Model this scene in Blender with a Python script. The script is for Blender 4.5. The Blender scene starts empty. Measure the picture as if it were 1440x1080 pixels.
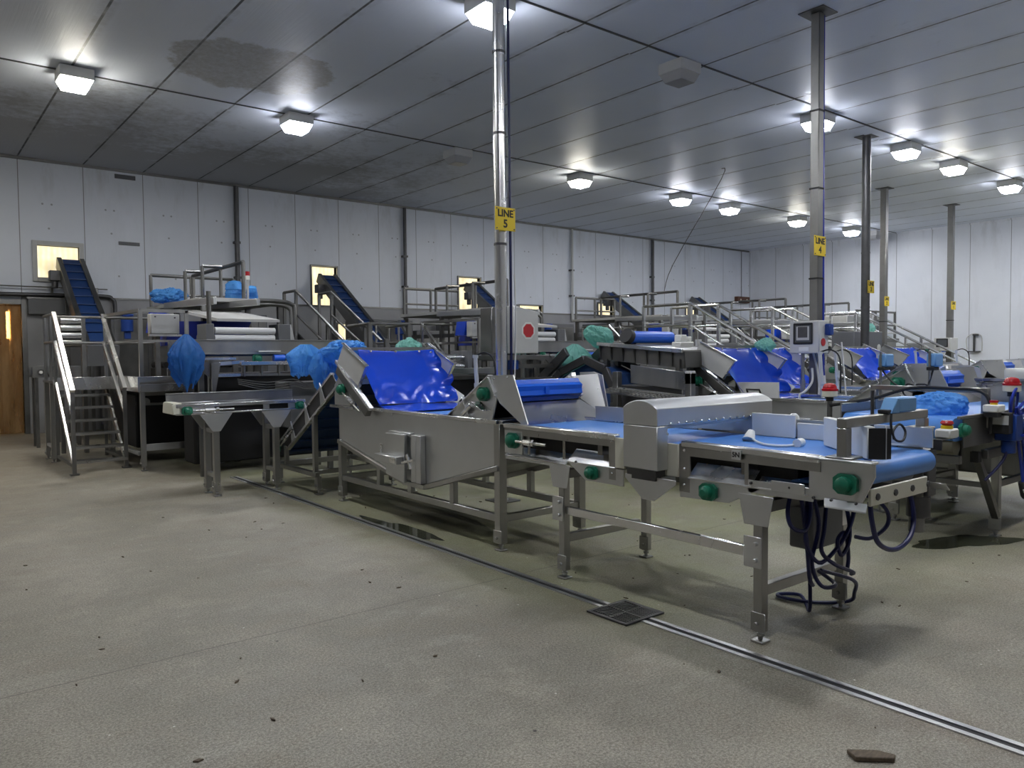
import bpy, math, random
from mathutils import Vector, Matrix, noise
S = bpy.context.scene
COL = S.collection
PI = math.pi
ORI = {}

# ---------------------------------------------------------------- helpers
WHOLE = {'bars','vent','mesh_belt','tread','blue_curtain','wire','tension_rod'}
class MB:
    def __init__(s): s.v = []; s.f = []
    def add(s, vs, fs):
        b = len(s.v)
        s.v += [Vector(v) for v in vs]
        s.f += [[b + i for i in f] for f in fs]
        return s
    def box(s, x0, y0, z0, x1, y1, z1):
        x0, x1 = min(x0, x1), max(x0, x1); y0, y1 = min(y0, y1), max(y0, y1); z0, z1 = min(z0, z1), max(z0, z1)
        return s.add([(x0,y0,z0),(x1,y0,z0),(x1,y1,z0),(x0,y1,z0),(x0,y0,z1),(x1,y0,z1),(x1,y1,z1),(x0,y1,z1)],
                     [(3,2,1,0),(4,5,6,7),(0,1,5,4),(1,2,6,5),(2,3,7,6),(3,0,4,7)])
    def bar(s, p, q, w, h=None, up=(0,0,1)):
        p = Vector(p); q = Vector(q); h = h or w
        d = (q - p).normalized(); u = Vector(up)
        if abs(d.dot(u)) > .98: u = Vector((0,1,0))
        a = d.cross(u).normalized(); b = a.cross(d).normalized()
        a *= w/2; b *= h/2
        return s.add([p-a-b,p+a-b,p+a+b,p-a+b,q-a-b,q+a-b,q+a+b,q-a+b],
                     [(3,2,1,0),(4,5,6,7),(0,1,5,4),(1,2,6,5),(2,3,7,6),(3,0,4,7)])
    def tube(s, pts, r, n=8):
        pts = [Vector(p) for p in pts]; m = len(pts); b0 = len(s.v)
        prev = None
        for i, p in enumerate(pts):
            d = (pts[min(i+1,m-1)] - pts[max(i-1,0)]).normalized()
            if prev is None:
                a = d.orthogonal().normalized()
            else:
                a = (prev - d*prev.dot(d))
                a = a.normalized() if a.length > 1e-5 else d.orthogonal().normalized()
            prev = a; c = d.cross(a)
            rr = r[i] if isinstance(r, (list, tuple)) else r
            for k in range(n):
                t = 2*PI*k/n
                s.v.append(p + (a*math.cos(t) + c*math.sin(t))*rr)
        for i in range(m-1):
            for k in range(n):
                k2 = (k+1) % n
                s.f.append([b0+i*n+k, b0+i*n+k2, b0+(i+1)*n+k2, b0+(i+1)*n+k])
        s.f.append([b0+k for k in range(n)][::-1]); s.f.append([b0+(m-1)*n+k for k in range(n)])
        return s
    def cyl(s, p, q, r, n=14, r2=None):
        return s.tube([p, q], [r, r if r2 is None else r2], n)
    def prism(s, pts, vec):
        pts = [Vector(p) for p in pts]; vec = Vector(vec); n = len(pts)
        return s.add(pts + [p+vec for p in pts],
                     [list(range(n))[::-1], list(range(n, 2*n))] + [[i,(i+1)%n,n+(i+1)%n,n+i] for i in range(n)])
    def lathe(s, prof, c, n=20):
        # prof: list of (radius, z), around the vertical through c
        c = Vector(c); b0 = len(s.v)
        for r, z in prof:
            for k in range(n):
                t = 2*PI*k/n
                s.v.append(c + Vector((r*math.cos(t), r*math.sin(t), z)))
        for i in range(len(prof)-1):
            for k in range(n):
                k2 = (k+1) % n
                s.f.append([b0+i*n+k, b0+i*n+k2, b0+(i+1)*n+k2, b0+(i+1)*n+k])
        s.f.append([b0+k for k in range(n)][::-1]); s.f.append([b0+(len(prof)-1)*n+k for k in range(n)])
        return s
    def grid(s, fn, nu, nv, th=0.0, tv=(0,0,1)):
        b0 = len(s.v); tv = Vector(tv)
        P = [[Vector(fn(i/nu, j/nv)) for j in range(nv+1)] for i in range(nu+1)]
        W = nv+1
        for row in P: s.v += row
        for i in range(nu):
            for j in range(nv):
                s.f.append([b0+i*W+j, b0+(i+1)*W+j, b0+(i+1)*W+j+1, b0+i*W+j+1])
        if th:
            b1 = len(s.v)
            for row in P: s.v += [p + tv*th for p in row]
            for i in range(nu):
                for j in range(nv):
                    s.f.append([b1+i*W+j+1, b1+(i+1)*W+j+1, b1+(i+1)*W+j, b1+i*W+j])
            for i in range(nu):
                s.f.append([b0+(i+1)*W, b0+i*W, b1+i*W, b1+(i+1)*W])
                s.f.append([b0+i*W+nv, b0+(i+1)*W+nv, b1+(i+1)*W+nv, b1+i*W+nv])
            for j in range(nv):
                s.f.append([b0+j, b0+j+1, b1+j+1, b1+j])
                s.f.append([b0+nu*W+j+1, b0+nu*W+j, b1+nu*W+j, b1+nu*W+j+1])
        return s
    def islands(s):
        par = list(range(len(s.v)))
        def fd(a):
            while par[a] != a: par[a] = par[par[a]]; a = par[a]
            return a
        for f in s.f:
            r = fd(f[0])
            for i in f[1:]: par[fd(i)] = r
        g = {}
        for f in s.f: g.setdefault(fd(f[0]), []).append(f)
        cl = []
        for fs in g.values():
            vs = [s.v[i] for f in fs for i in f]
            lo = [min(v[k] for v in vs)-.004 for k in range(3)]; hi = [max(v[k] for v in vs)+.004 for k in range(3)]
            cl.append([lo, hi, fs])
        again = True
        while again:
            again = False
            for i in range(len(cl)):
                for j in range(i+1, len(cl)):
                    a, b = cl[i], cl[j]
                    if all(a[0][k] <= b[1][k] and b[0][k] <= a[1][k] for k in range(3)):
                        cl[i] = [[min(p, q) for p, q in zip(a[0], b[0])], [max(p, q) for p, q in zip(a[1], b[1])], a[2]+b[2]]
                        del cl[j]; again = True; break
                if again: break
        out = []
        for lo, hi, fs in cl:
            ix = {}; m = MB()
            for f in fs:
                for i in f:
                    if i not in ix: ix[i] = len(m.v); m.v.append(s.v[i])
                m.f.append([ix[i] for i in f])
            out.append(m)
        return out
    def build(s, name, mat, parent=None, bev=0.0, ang=38):
        if parent and name not in WHOLE and len(s.f) < 1500:
            pcs = s.islands()
            if len(pcs) > 1:
                os_ = [p.build1(name, mat, parent, bev, ang) for p in pcs]
                return os_[0]
        return s.build1(name, mat, parent, bev, ang)
    def build1(s, name, mat, parent=None, bev=0.0, ang=38):
        me = bpy.data.meshes.new(name)
        T = ORI.get(parent.name, Vector((0,0,0))) if parent else Vector((0,0,0))
        if not parent and s.v:
            lo = Vector((min(v.x for v in s.v), min(v.y for v in s.v), min(v.z for v in s.v)))
            hi = Vector((max(v.x for v in s.v), max(v.y for v in s.v), max(v.z for v in s.v)))
            T = Vector(((lo.x+hi.x)/2, (lo.y+hi.y)/2, lo.z))
        me.from_pydata([v - T for v in s.v], [], s.f)
        me.update()
        me.polygons.foreach_set('use_smooth', [True]*len(me.polygons))
        try: me.set_sharp_from_angle(angle=math.radians(ang))
        except Exception: pass
        me.materials.append(mat)
        o = bpy.data.objects.new(name, me); COL.objects.link(o)
        if parent: o.parent = parent
        else: o.location = T
        ORI[o.name] = T
        if bev:
            m = o.modifiers.new('bevel', 'BEVEL'); m.width = bev; m.segments = 1; m.limit_method = 'ANGLE'; m.angle_limit = math.radians(40)
        return o

def tag(o, label=None, cat=None, group=None, kind=None):
    if label: o['label'] = label
    if cat: o['category'] = cat
    if group: o['group'] = group
    if kind: o['kind'] = kind
    return o
def thing(name, loc, label, cat, group=None):
    o = bpy.data.objects.new(name, None); COL.objects.link(o)
    o.location = loc; o.empty_display_size = .1
    ORI[o.name] = Vector(loc)
    return tag(o, label, cat, group)
def kids(o): return [c for c in bpy.data.objects if c.parent == o]
def copy_tree(o, d=(0,0,0), label=None, group=None, parent=None, rotz=None):
    c = o.copy(); COL.objects.link(c)
    if parent is not None: c.parent = parent
    else:
        c.location = o.location + Vector(d)
        if rotz is not None: c.rotation_euler = (0,0,rotz)
    if label: c['label'] = label
    if group: c['group'] = group
    for k in kids(o): copy_tree(k, parent=c)
    return c
def cr(pts, n=6):
    P = [Vector(p) for p in pts]; out = []
    for i in range(len(P)-1):
        a = P[max(i-1,0)]; b = P[i]; c = P[i+1]; d = P[min(i+2,len(P)-1)]
        for k in range(n):
            t = k/n
            out.append(.5*((2*b)+(c-a)*t+(2*a-5*b+4*c-d)*t*t+(3*b-a-3*c+d)*t**3))
    return out + [P[-1]]

# ---------------------------------------------------------------- materials
def nodes(name):
    m = bpy.data.materials.new(name); m.use_nodes = True
    nt = m.node_tree; b = nt.nodes['Principled BSDF']
    return m, nt, b
def nd(nt, t, **kw):
    n = nt.nodes.new(t)
    for k, v in kw.items():
        if k.startswith('_'): setattr(n, k[1:], v)
        else:
            key = k.replace('__', ' ')
            sock = n.inputs[int(key[1:])] if key[0] == 'i' and key[1:].isdigit() else n.inputs[key]
            if hasattr(v, 'is_output'): nt.links.new(v, sock)
            else: sock.default_value = v
    return n
def mth(nt, op, a, b=0.0, c=0.0):
    n = nt.nodes.new('ShaderNodeMath'); n.operation = op
    for i, v in enumerate((a, b, c)):
        if hasattr(v, 'is_output'): nt.links.new(v, n.inputs[i])
        else: n.inputs[i].default_value = v
    return n.outputs[0]
def mixc(nt, f, a, b, blend='MIX'):
    n = nt.nodes.new('ShaderNodeMix'); n.data_type = 'RGBA'; n.blend_type = blend
    for i, v in ((0, f), (6, a), (7, b)):
        if hasattr(v, 'is_output'): nt.links.new(v, n.inputs[i])
        elif i == 0: n.inputs[0].default_value = v
        else: n.inputs[i].default_value = (*v, 1) if len(v) == 3 else v
    return n.outputs[2]
def ramp(nt, fac, a, b, va=0.0, vb=1.0):
    n = nt.nodes.new('ShaderNodeMapRange'); n.clamp = True
    nt.links.new(fac, n.inputs[0])
    n.inputs[1].default_value = a; n.inputs[2].default_value = b
    n.inputs[3].default_value = va; n.inputs[4].default_value = vb
    return n.outputs[0]
def wpos(nt): return nd(nt, 'ShaderNodeNewGeometry').outputs['Position']
def sep(nt, v):
    n = nd(nt, 'ShaderNodeSeparateXYZ'); nt.links.new(v, n.inputs[0]); return n.outputs
def noi(nt, vec, scale, detail=4, rough=.55, stretch=None):
    if stretch:
        mp = nd(nt, 'ShaderNodeMapping'); nt.links.new(vec, mp.inputs[0]); mp.inputs['Scale'].default_value = stretch; vec = mp.outputs[0]
    n = nd(nt, 'ShaderNodeTexNoise', Scale=scale, Detail=detail, Roughness=rough)
    nt.links.new(vec, n.inputs['Vector']); return n.outputs['Fac']

def mat(name, colr, rough=.5, metal=0.0, var=0.0, vscale=6, bump=0.0, bscale=60, stretch=None, rvar=0.0, spec=.5, **kw):
    m, nt, b = nodes(name)
    b.inputs['Base Color'].default_value = (*colr, 1)
    b.inputs['Roughness'].default_value = rough; b.inputs['Metallic'].default_value = metal
    b.inputs['Specular IOR Level'].default_value = spec
    if var or bump or rvar:
        p = nd(nt, 'ShaderNodeTexCoord').outputs['Object']
        f = noi(nt, p, vscale, 5, .6, stretch)
        if var:
            c = mixc(nt, ramp(nt, f, .3, .7), tuple(x*(1-var) for x in colr), tuple(min(1, x*(1+var)) for x in colr))
            nt.links.new(c, b.inputs['Base Color'])
        if rvar: nt.links.new(ramp(nt, f, .3, .7, max(.05, rough-rvar), rough+rvar), b.inputs['Roughness'])
        if bump:
            bn = nd(nt, 'ShaderNodeBump', Strength=bump, Distance=.01)
            nt.links.new(noi(nt, p, bscale, 3), bn.inputs['Height']); nt.links.new(bn.outputs[0], b.inputs['Normal'])
    for k, v in kw.items(): b.inputs[k.replace('__', ' ')].default_value = v
    return m

STEEL = mat('brushed_stainless', (.39,.388,.375), .34, 1.0, var=.10, vscale=5, rvar=.08, stretch=(1,1,.35))
SHEET = mat('sheet_stainless', (.63,.64,.645), .40, 1.0, var=.06, vscale=3, rvar=.08)
BRIGHT = mat('bright_stainless', (.78,.78,.78), .25, 1.0, var=.05, vscale=4, rvar=.05)
DULL = mat('dull_stainless', (.22,.218,.212), .42, 1.0, var=.14, vscale=4, rvar=.1)
DARKST = mat('dark_steel', (.12,.12,.125), .5, 1.0, var=.15, vscale=5)
GREYP = mat('grey_painted_panel', (.15,.155,.165), .5, var=.08, vscale=2)
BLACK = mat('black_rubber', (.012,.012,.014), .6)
BELT = mat('blue_belt', (.085,.25,.66), .42, var=.10, vscale=3)
BELTD = mat('dark_blue_belt', (.010,.045,.16), .5, var=.15, vscale=3)
PVC = mat('blue_pvc_sheet', (.004,.055,.55), .24, var=.06, vscale=3, spec=.5)
DRUM = mat('blue_moulded_plastic', (.015,.13,.72), .3)
GREEN = mat('green_bearing_plastic', (.012,.17,.10), .38, var=.12, vscale=20)
WHITE = mat('white_plastic', (.78,.79,.77), .42, var=.03)
CREAM = mat('cream_plastic', (.74,.73,.62), .45)
ROLLER = mat('white_roller', (.86,.87,.88), .3)
CABLE = mat('dark_blue_cable', (.010,.014,.085), .4)
BLUEC = mat('blue_cable', (.012,.035,.36), .4)
LBLUE = mat('pale_blue_plastic', (.16,.36,.66), .4)
MOTOR = mat('blue_motor_paint', (.012,.05,.26), .35)
RED = mat('red_plastic', (.45,.012,.02), .25)
REDP = mat('red_sticker', (.5,.03,.04), .4)
YELLOW = mat('yellow_sign_plastic', (.83,.60,.02), .4, var=.05)
INK = mat('black_ink', (.01,.01,.01), .5)
WOOD = mat('weathered_wood', (.13,.10,.07), .8, var=.3, vscale=25, stretch=(1,6,1))
BROWN = mat('brown_enamel', (.12,.05,.03), .5)
PALEG = mat('pale_grey_enamel', (.56,.565,.56), .45, var=.04)
GLASSD = mat('dark_screen_glass', (.10,.11,.12), .12)
ORANGE = mat('orange_plastic', (.6,.25,.04), .5)

def film_mat(name, c, tr):
    m, nt, b = nodes(name)
    b.inputs['Base Color'].default_value = (*c, 1); b.inputs['Roughness'].default_value = .22
    p = nd(nt, 'ShaderNodeTexCoord').outputs['Object']
    bn = nd(nt, 'ShaderNodeBump', Strength=.9, Distance=.03)
    nt.links.new(noi(nt, p, 14, 5, .6), bn.inputs['Height']); nt.links.new(bn.outputs[0], b.inputs['Normal'])
    t = nd(nt, 'ShaderNodeBsdfTranslucent', Color=(*c, 1))
    t2 = nd(nt, 'ShaderNodeBsdfTransparent', Color=(*[min(1, x*.6+.4) for x in c], 1))
    a = nd(nt, 'ShaderNodeMixShader', i0=.35); nt.links.new(b.outputs[0], a.inputs[1]); nt.links.new(t.outputs[0], a.inputs[2])
    a2 = nd(nt, 'ShaderNodeMixShader', i0=tr); nt.links.new(a.outputs[0], a2.inputs[1]); nt.links.new(t2.outputs[0], a2.inputs[2])
    nt.links.new(a2.outputs[0], nt.nodes['Material Output'].inputs[0])
    return m
FILMB = film_mat('blue_film', (.13,.46,.95), .24)
FILMD = film_mat('deep_blue_film', (.05,.24,.66), .3)
FILMG = film_mat('green_film', (.36,.74,.66), .35)

def emit(name, c, s):
    m, nt, b = nodes(name)
    b.inputs['Base Color'].default_value = (.8,.8,.8,1)
    b.inputs['Emission Color'].default_value = (*c, 1); b.inputs['Emission Strength'].default_value = s
    return m
LAMPC = (emit('lamp_lens_cool', (.93,.95,1.0), 190), emit('lamp_rim_cool', (.88,.91,1.0), 25))
LAMPW = (emit('lamp_lens_warm', (1.0,.96,.86), 190), emit('lamp_rim_warm', (1.0,.97,.84), 25))
LAMPO = (mat('unlit_lamp_lens', (.30,.30,.31), .3), mat('unlit_lamp_rim', (.42,.42,.43), .3))
WARMTUBE = emit('warm_tube', (1.0,.72,.36), 22)

def panel_lines(nt, coord, off, period, w):
    a = mth(nt, 'SUBTRACT', coord, off)
    a = mth(nt, 'DIVIDE', a, period)
    a = mth(nt, 'ADD', a, .5)
    a = mth(nt, 'FRACT', a)
    a = mth(nt, 'SUBTRACT', a, .5)
    a = mth(nt, 'ABSOLUTE', a)
    a = mth(nt, 'MULTIPLY', a, period)
    return ramp(nt, a, w*.6, w, 1.0, 0.0)

def make_ceiling():
    m, nt, b = nodes('ceiling_panels')
    p = wpos(nt); x, y, z = sep(nt, p)
    base = mixc(nt, ramp(nt, noi(nt, p, .6, 3), .3, .7), (.76,.81,.92), (.82,.87,.97))
    # mould and flaking near the old leaks, along the wall and around the far strip
    wall = ramp(nt, y, 11.2, 17.5, 0.0, .55)
    big = noi(nt, p, .55, 5, .62)
    fine = noi(nt, p, 7, 6, .75)
    fx = ramp(nt, x, 13.0, 7.0, 0.0, 1.0)
    st = mth(nt, 'ADD', mth(nt, 'MULTIPLY', wall, fx), mth(nt, 'MULTIPLY', big, .8))
    st = mth(nt, 'ADD', st, mth(nt, 'MULTIPLY', fine, .5))
    stain = mth(nt, 'MULTIPLY', ramp(nt, st, .80, 1.02), ramp(nt, x, 13.0, 9.0, .12, 1.0))
    base = mixc(nt, mth(nt, 'MULTIPLY', stain, .62), base, (.27,.265,.26))
    # one large peeled patch with a crisp outline
    dx = mth(nt, 'DIVIDE', mth(nt, 'SUBTRACT', x, 3.95), 1.25); dy = mth(nt, 'DIVIDE', mth(nt, 'SUBTRACT', y, 10.55), 1.05)
    rr = mth(nt, 'ADD', mth(nt, 'MULTIPLY', dx, dx), mth(nt, 'MULTIPLY', dy, dy))
    rr = mth(nt, 'ADD', rr, mth(nt, 'MULTIPLY', noi(nt, p, 1.6, 6, .7), 1.2))
    patch = mth(nt, 'MULTIPLY', ramp(nt, rr, 1.42, 1.3), ramp(nt, noi(nt, p, 12, 5, .8), .25, .6, .4, .9))
    base = mixc(nt, mth(nt, 'MULTIPLY', patch, .8), base, (.33,.315,.29))
    ln = panel_lines(nt, x, 2.0, 1.134, .019)
    ln = mth(nt, 'MULTIPLY', ln, ramp(nt, noi(nt, p, 3, 3), .3, .5, .45, 1.0))
    soft = mth(nt, 'MULTIPLY', panel_lines(nt, x, 2.0, 1.134, .11), ramp(nt, noi(nt, p, 2.2, 5, .7), .45, .7, 0, .35))
    base = mixc(nt, soft, base, (.2,.2,.2))
    base = mixc(nt, mth(nt, 'MULTIPLY', ln, .9), base, (.03,.03,.035))
    nt.links.new(base, b.inputs['Base Color'])
    nt.links.new(mth(nt, 'ADD', mth(nt, 'MULTIPLY', stain, .3), ramp(nt, noi(nt, p, 2, 4), .3, .7, .42, .52)), b.inputs['Roughness'])
    b.inputs['Specular IOR Level'].default_value = .42
    bn = nd(nt, 'ShaderNodeBump', Strength=.25, Distance=.01)
    h = noi(nt, p, 5, 4, .6, (8, .25, 1))
    nt.links.new(h, bn.inputs['Height']); nt.links.new(bn.outputs[0], b.inputs['Normal'])
    return m
CEIL = make_ceiling()

def make_wall(name, axis, a, c):
    m, nt, b = nodes(name)
    p = wpos(nt); s = sep(nt, p)
    t = s[axis]
    base = mixc(nt, ramp(nt, noi(nt, p, .8, 4), .3, .7), a, c)
    dirt = mth(nt, 'MULTIPLY', ramp(nt, noi(nt, p, 2.2, 6, .7, (1,1,.25)), .52, .75), ramp(nt, s[2], 4.6, 5.5, .12, .55))
    base = mixc(nt, dirt, base, (.33,.32,.30))
    ln = panel_lines(nt, t, 2.0 if axis == 0 else 17.8, 1.1325, .009)
    base = mixc(nt, mth(nt, 'MULTIPLY', ln, .8), base, (.10,.10,.11))
    # bolt heads in pairs, one pair and one single per panel
    if axis == 0:
        fr = mth(nt, 'MULTIPLY', mth(nt, 'FRACT', mth(nt, 'DIVIDE', mth(nt, 'SUBTRACT', t, 2.0), 1.1325)), 1.1325)
        dots = None
        for u0, z0 in ((.40,4.56),(.56,4.56),(.5,4.08),(.62,3.2)):
            du = mth(nt, 'SUBTRACT', fr, u0); dz = mth(nt, 'SUBTRACT', s[2], z0)
            d2 = mth(nt, 'ADD', mth(nt, 'MULTIPLY', du, du), mth(nt, 'MULTIPLY', dz, dz))
            k = ramp(nt, d2, .00028, .0005, 1.0, 0.0)
            dots = k if dots is None else mth(nt, 'MAXIMUM', dots, k)
        base = mixc(nt, mth(nt, 'MULTIPLY', dots, .55), base, (.08,.08,.085))
    nt.links.new(base, b.inputs['Base Color']); b.inputs['Roughness'].default_value = .38
    bn = nd(nt, 'ShaderNodeBump', Strength=.12, Distance=.01)
    nt.links.new(noi(nt, p, 4, 3, .5, (9,9,.3)), bn.inputs['Height']); nt.links.new(bn.outputs[0], b.inputs['Normal'])
    return m
WALLL = make_wall('white_wall_panels', 0, (.74,.785,.87), (.80,.84,.925))
WALLR = make_wall('end_wall_panels', 1, (.80,.83,.90), (.86,.885,.95))

def make_floor():
    m, nt, b = nodes('worn_concrete')
    p = wpos(nt); x, y, z = sep(nt, p)
    n1 = noi(nt, p, .45, 6, .62); n2 = noi(nt, p, 2.6, 6, .68); n3 = noi(nt, p, 45, 4, .7); n4 = noi(nt, p, 170, 2, .6)
    base = mixc(nt, ramp(nt, n1, .36, .64), (.212,.196,.157), (.338,.314,.258))
    base = mixc(nt, ramp(nt, n2, .48, .62, 0, .55), base, (.425,.392,.325))
    base = mixc(nt, ramp(nt, noi(nt, p, 1.3, 7, .7), .52, .62, 0, .55), base, (.23,.20,.155))
    n6 = noi(nt, p, .8, 7, .72, (1.0,.55,1))
    base = mixc(nt, ramp(nt, n6, .42, .58, .0, .42), base, (.205,.185,.145))
    n7 = noi(nt, p, 1.9, 6, .7, (.6,1,1))
    base = mixc(nt, ramp(nt, n7, .55, .66, 0, .4), base, (.41,.385,.325))
    n5 = noi(nt, p, 85, 3, .7)
    base = mixc(nt, ramp(nt, n5, .38, .62), mixc(nt, 1.0, base, (.68,.67,.65), 'MULTIPLY'), mixc(nt, 1.0, base, (1.3,1.3,1.29), 'MULTIPLY'))
    dr = mth(nt, 'ABSOLUTE', mth(nt, 'SUBTRACT', x, 3.12))
    dr = mth(nt, 'MULTIPLY', ramp(nt, dr, .05, .38, 1, 0), ramp(nt, noi(nt, p, 1.7, 5, .65), .45, .65))
    base = mixc(nt, mth(nt, 'MULTIPLY', dr, .6), base, (.15,.115,.085))
    # green growth on the damp side of the drain channel
    g = mth(nt, 'MULTIPLY', ramp(nt, x, 2.6, 3.5), ramp(nt, y, 1.6, 3.2))
    g = mth(nt, 'MULTIPLY', g, ramp(nt, noi(nt, p, 1.1, 5, .65), .35, .62, .25, 1.0))
    base = mixc(nt, mth(nt, 'MULTIPLY', g, .68), base, (.245,.265,.125))
    sp = ramp(nt, n3, .36, .43, 1.0, 0.0)
    base = mixc(nt, mth(nt, 'MULTIPLY', sp, .35), base, (.12,.105,.085))
    base = mixc(nt, ramp(nt, n4, .58, .66, 0, .4), base, (.66,.63,.56))
    vo = nd(nt, 'ShaderNodeTexVoronoi', Scale=8.0); nt.links.new(p, vo.inputs['Vector'])
    sel = sep(nt, vo.outputs['Color'])[0]
    fl = mth(nt, 'MULTIPLY', ramp(nt, vo.outputs['Distance'], .035, .05, 1, 0), ramp(nt, sel, .66, .67))
    base = mixc(nt, fl, base, (.70,.68,.62))
    vo2 = nd(nt, 'ShaderNodeTexVoronoi', Scale=4.3); nt.links.new(p, vo2.inputs['Vector'])
    sel2 = sep(nt, vo2.outputs['Color'])[1]
    fl2 = mth(nt, 'MULTIPLY', ramp(nt, vo2.outputs['Distance'], .028, .04, 1, 0), ramp(nt, sel2, .72, .73))
    base = mixc(nt, fl2, base, (.05,.045,.04))
    # saw cuts
    yc = mth(nt, 'ADD', y, mth(nt, 'MULTIPLY', mth(nt, 'SUBTRACT', noi(nt, p, 3, 2), .5), .03))
    ln = panel_lines(nt, yc, 4.02, 4.6, .006)
    base = mixc(nt, mth(nt, 'MULTIPLY', ln, .6), base, (.08,.07,.06))
    nt.links.new(base, b.inputs['Base Color'])
    nt.links.new(ramp(nt, n2, .3, .75, .42, .72), b.inputs['Roughness'])
    bn = nd(nt, 'ShaderNodeBump', Strength=.35, Distance=.01)
    hh = mth(nt, 'ADD', mth(nt, 'MULTIPLY', n3, .5), n2)
    nt.links.new(hh, bn.inputs['Height']); nt.links.new(bn.outputs[0], b.inputs['Normal'])
    return m
FLOOR = make_floor()
WAIN = mat('grey_wainscot', (.33,.335,.35), .45, var=.1, vscale=1.5)
def make_strip():
    m, nt, b = nodes('pvc_strip')
    b.inputs['Base Color'].default_value = (.62,.45,.24,1); b.inputs['Roughness'].default_value = .18
    p = wpos(nt)
    t = nd(nt, 'ShaderNodeBsdfTransparent', Color=(.72,.56,.36,1))
    mx = nd(nt, 'ShaderNodeMixShader'); nt.links.new(ramp(nt, noi(nt, p, 1.5, 5, .6, (3,1,.6)), .3, .7, .5, .82), mx.inputs[0])
    nt.links.new(b.outputs[0], mx.inputs[1]); nt.links.new(t.outputs[0], mx.inputs[2])
    nt.links.new(mx.outputs[0], nt.nodes['Material Output'].inputs[0])
    return m
STRIP = make_strip()
def make_pane():
    m, nt, b = nodes('lit_pane')
    p = wpos(nt); x = sep(nt, p)[0]
    w = nd(nt, 'ShaderNodeTexWave', Scale=3.2, Distortion=1.0); nt.links.new(p, w.inputs['Vector'])
    c = mixc(nt, w.outputs['Fac'], (1.0,.83,.48), (1.0,.89,.60))
    nt.links.new(c, b.inputs['Emission Color'])
    nt.links.new(ramp(nt, noi(nt, p, 2.5, 4), .3, .7, .6, 1.2), b.inputs['Emission Strength'])
    b.inputs['Base Color'].default_value = (.6,.5,.3,1); b.inputs['Roughness'].default_value = .2
    return m
PANE = make_pane()
WET = mat('wet_floor', (.055,.058,.035), .06, spec=.6)
GREYB = mat('grey_bag_board', (.5,.5,.48), .6)
# ---------------------------------------------------------------- the setting
H = 5.43; YW = 17.856; XW = 26.3; XN = -7.0; YB = -5.5
def struct(name, mb, m, parent=None, bev=0):
    o = mb.build(name, m, parent, bev)
    o['kind'] = 'structure'
    return o
struct('floor', MB().box(XN-.3, YB-.3, -.2, XW+.3, YW+.3, 0), FLOOR)
struct('ceiling', MB().box(XN-.3, YB-.3, H, XW+.3, YW+.3, H+.2), CEIL)
def holed(x0, x1, z0, z1, y0, y1, holes):
    xs = sorted({x0, x1, *[h[0] for h in holes], *[h[1] for h in holes]})
    zs = sorted({z0, z1, *[h[2] for h in holes], *[h[3] for h in holes]})
    b = MB()
    for i in range(len(xs)-1):
        run = None
        for j in range(len(zs)-1):
            cx = (xs[i]+xs[i+1])/2; cz = (zs[j]+zs[j+1])/2
            inside = any(h[0] < cx < h[1] and h[2] < cz < h[3] for h in holes)
            if not inside:
                run = [zs[j], zs[j+1]] if run is None else [run[0], zs[j+1]]
            if inside or j == len(zs)-2:
                if run: b.box(xs[i], y0, run[0], xs[i+1], y1, run[1])
                run = None
    return b
WIN = [(2.28,3.02,3.10,3.74),(8.05,8.71,2.74,3.69),(12.42,13.17,2.76,3.66),(14.62,15.5,2.74,2.94),(17.93,18.62,2.74,3.11),(22.4,23.04,2.74,3.09),
       (8.72,9.34,1.72,2.28),(12.15,12.5,1.98,2.26),(13.5,13.95,1.98,2.26)]
DOOR = (.2,1.98,0,2.55)
struct('wall_left', holed(XN, XW, 0, H, YW, YW+.16, WIN + [DOOR]), WALLL)
struct('wall_right', MB().box(XW, YB, 0, XW+.16, YW, H), WALLR)
HALLGREY = mat('grey_hall_cladding', (.55,.55,.55), .5)  # grey of the unseen walls, darkened to hold back fill light
struct('wall_back', MB().box(XN, YB-.16, 0, XW, YB, H), HALLGREY)
struct('wall_near', MB().box(XN-.16, YB, 0, XN, YW, H), HALLGREY)
# grey cladding along the foot of the long wall
struct('trim_1', holed(2.0, XW, 0, 2.70, YW-.03, YW, [w for w in WIN if w[2] < 2.7]), WAIN)
struct('trim_2', MB().box(2.0, YW-.045, 2.70, XW, YW, 2.74), DULL)
struct('trim_3', MB().box(XW-.03, YB, 0, XW, YW-.04, .9), WALLR)
for i, (x0,x1,z0,z1) in enumerate(WIN):
    f = MB(); w = .085 if i == 0 else .035; d0 = YW-.05; d1 = YW+.16
    f.box(x0-w,d0,z0-w,x0,d1,z1+w); f.box(x1,d0,z0-w,x1+w,d1,z1+w); f.box(x0,d0,z1,x1,d1,z1+w); f.box(x0,d0,z0-w,x1,d1,z0)
    fo = struct('window_%d' % (i+1), f, PALEG if i == 0 else DULL, None, .004)
    p = struct('pane', MB().box(x0, YW+.12, z0, x1, YW+.14, z1), PANE, fo)
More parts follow.
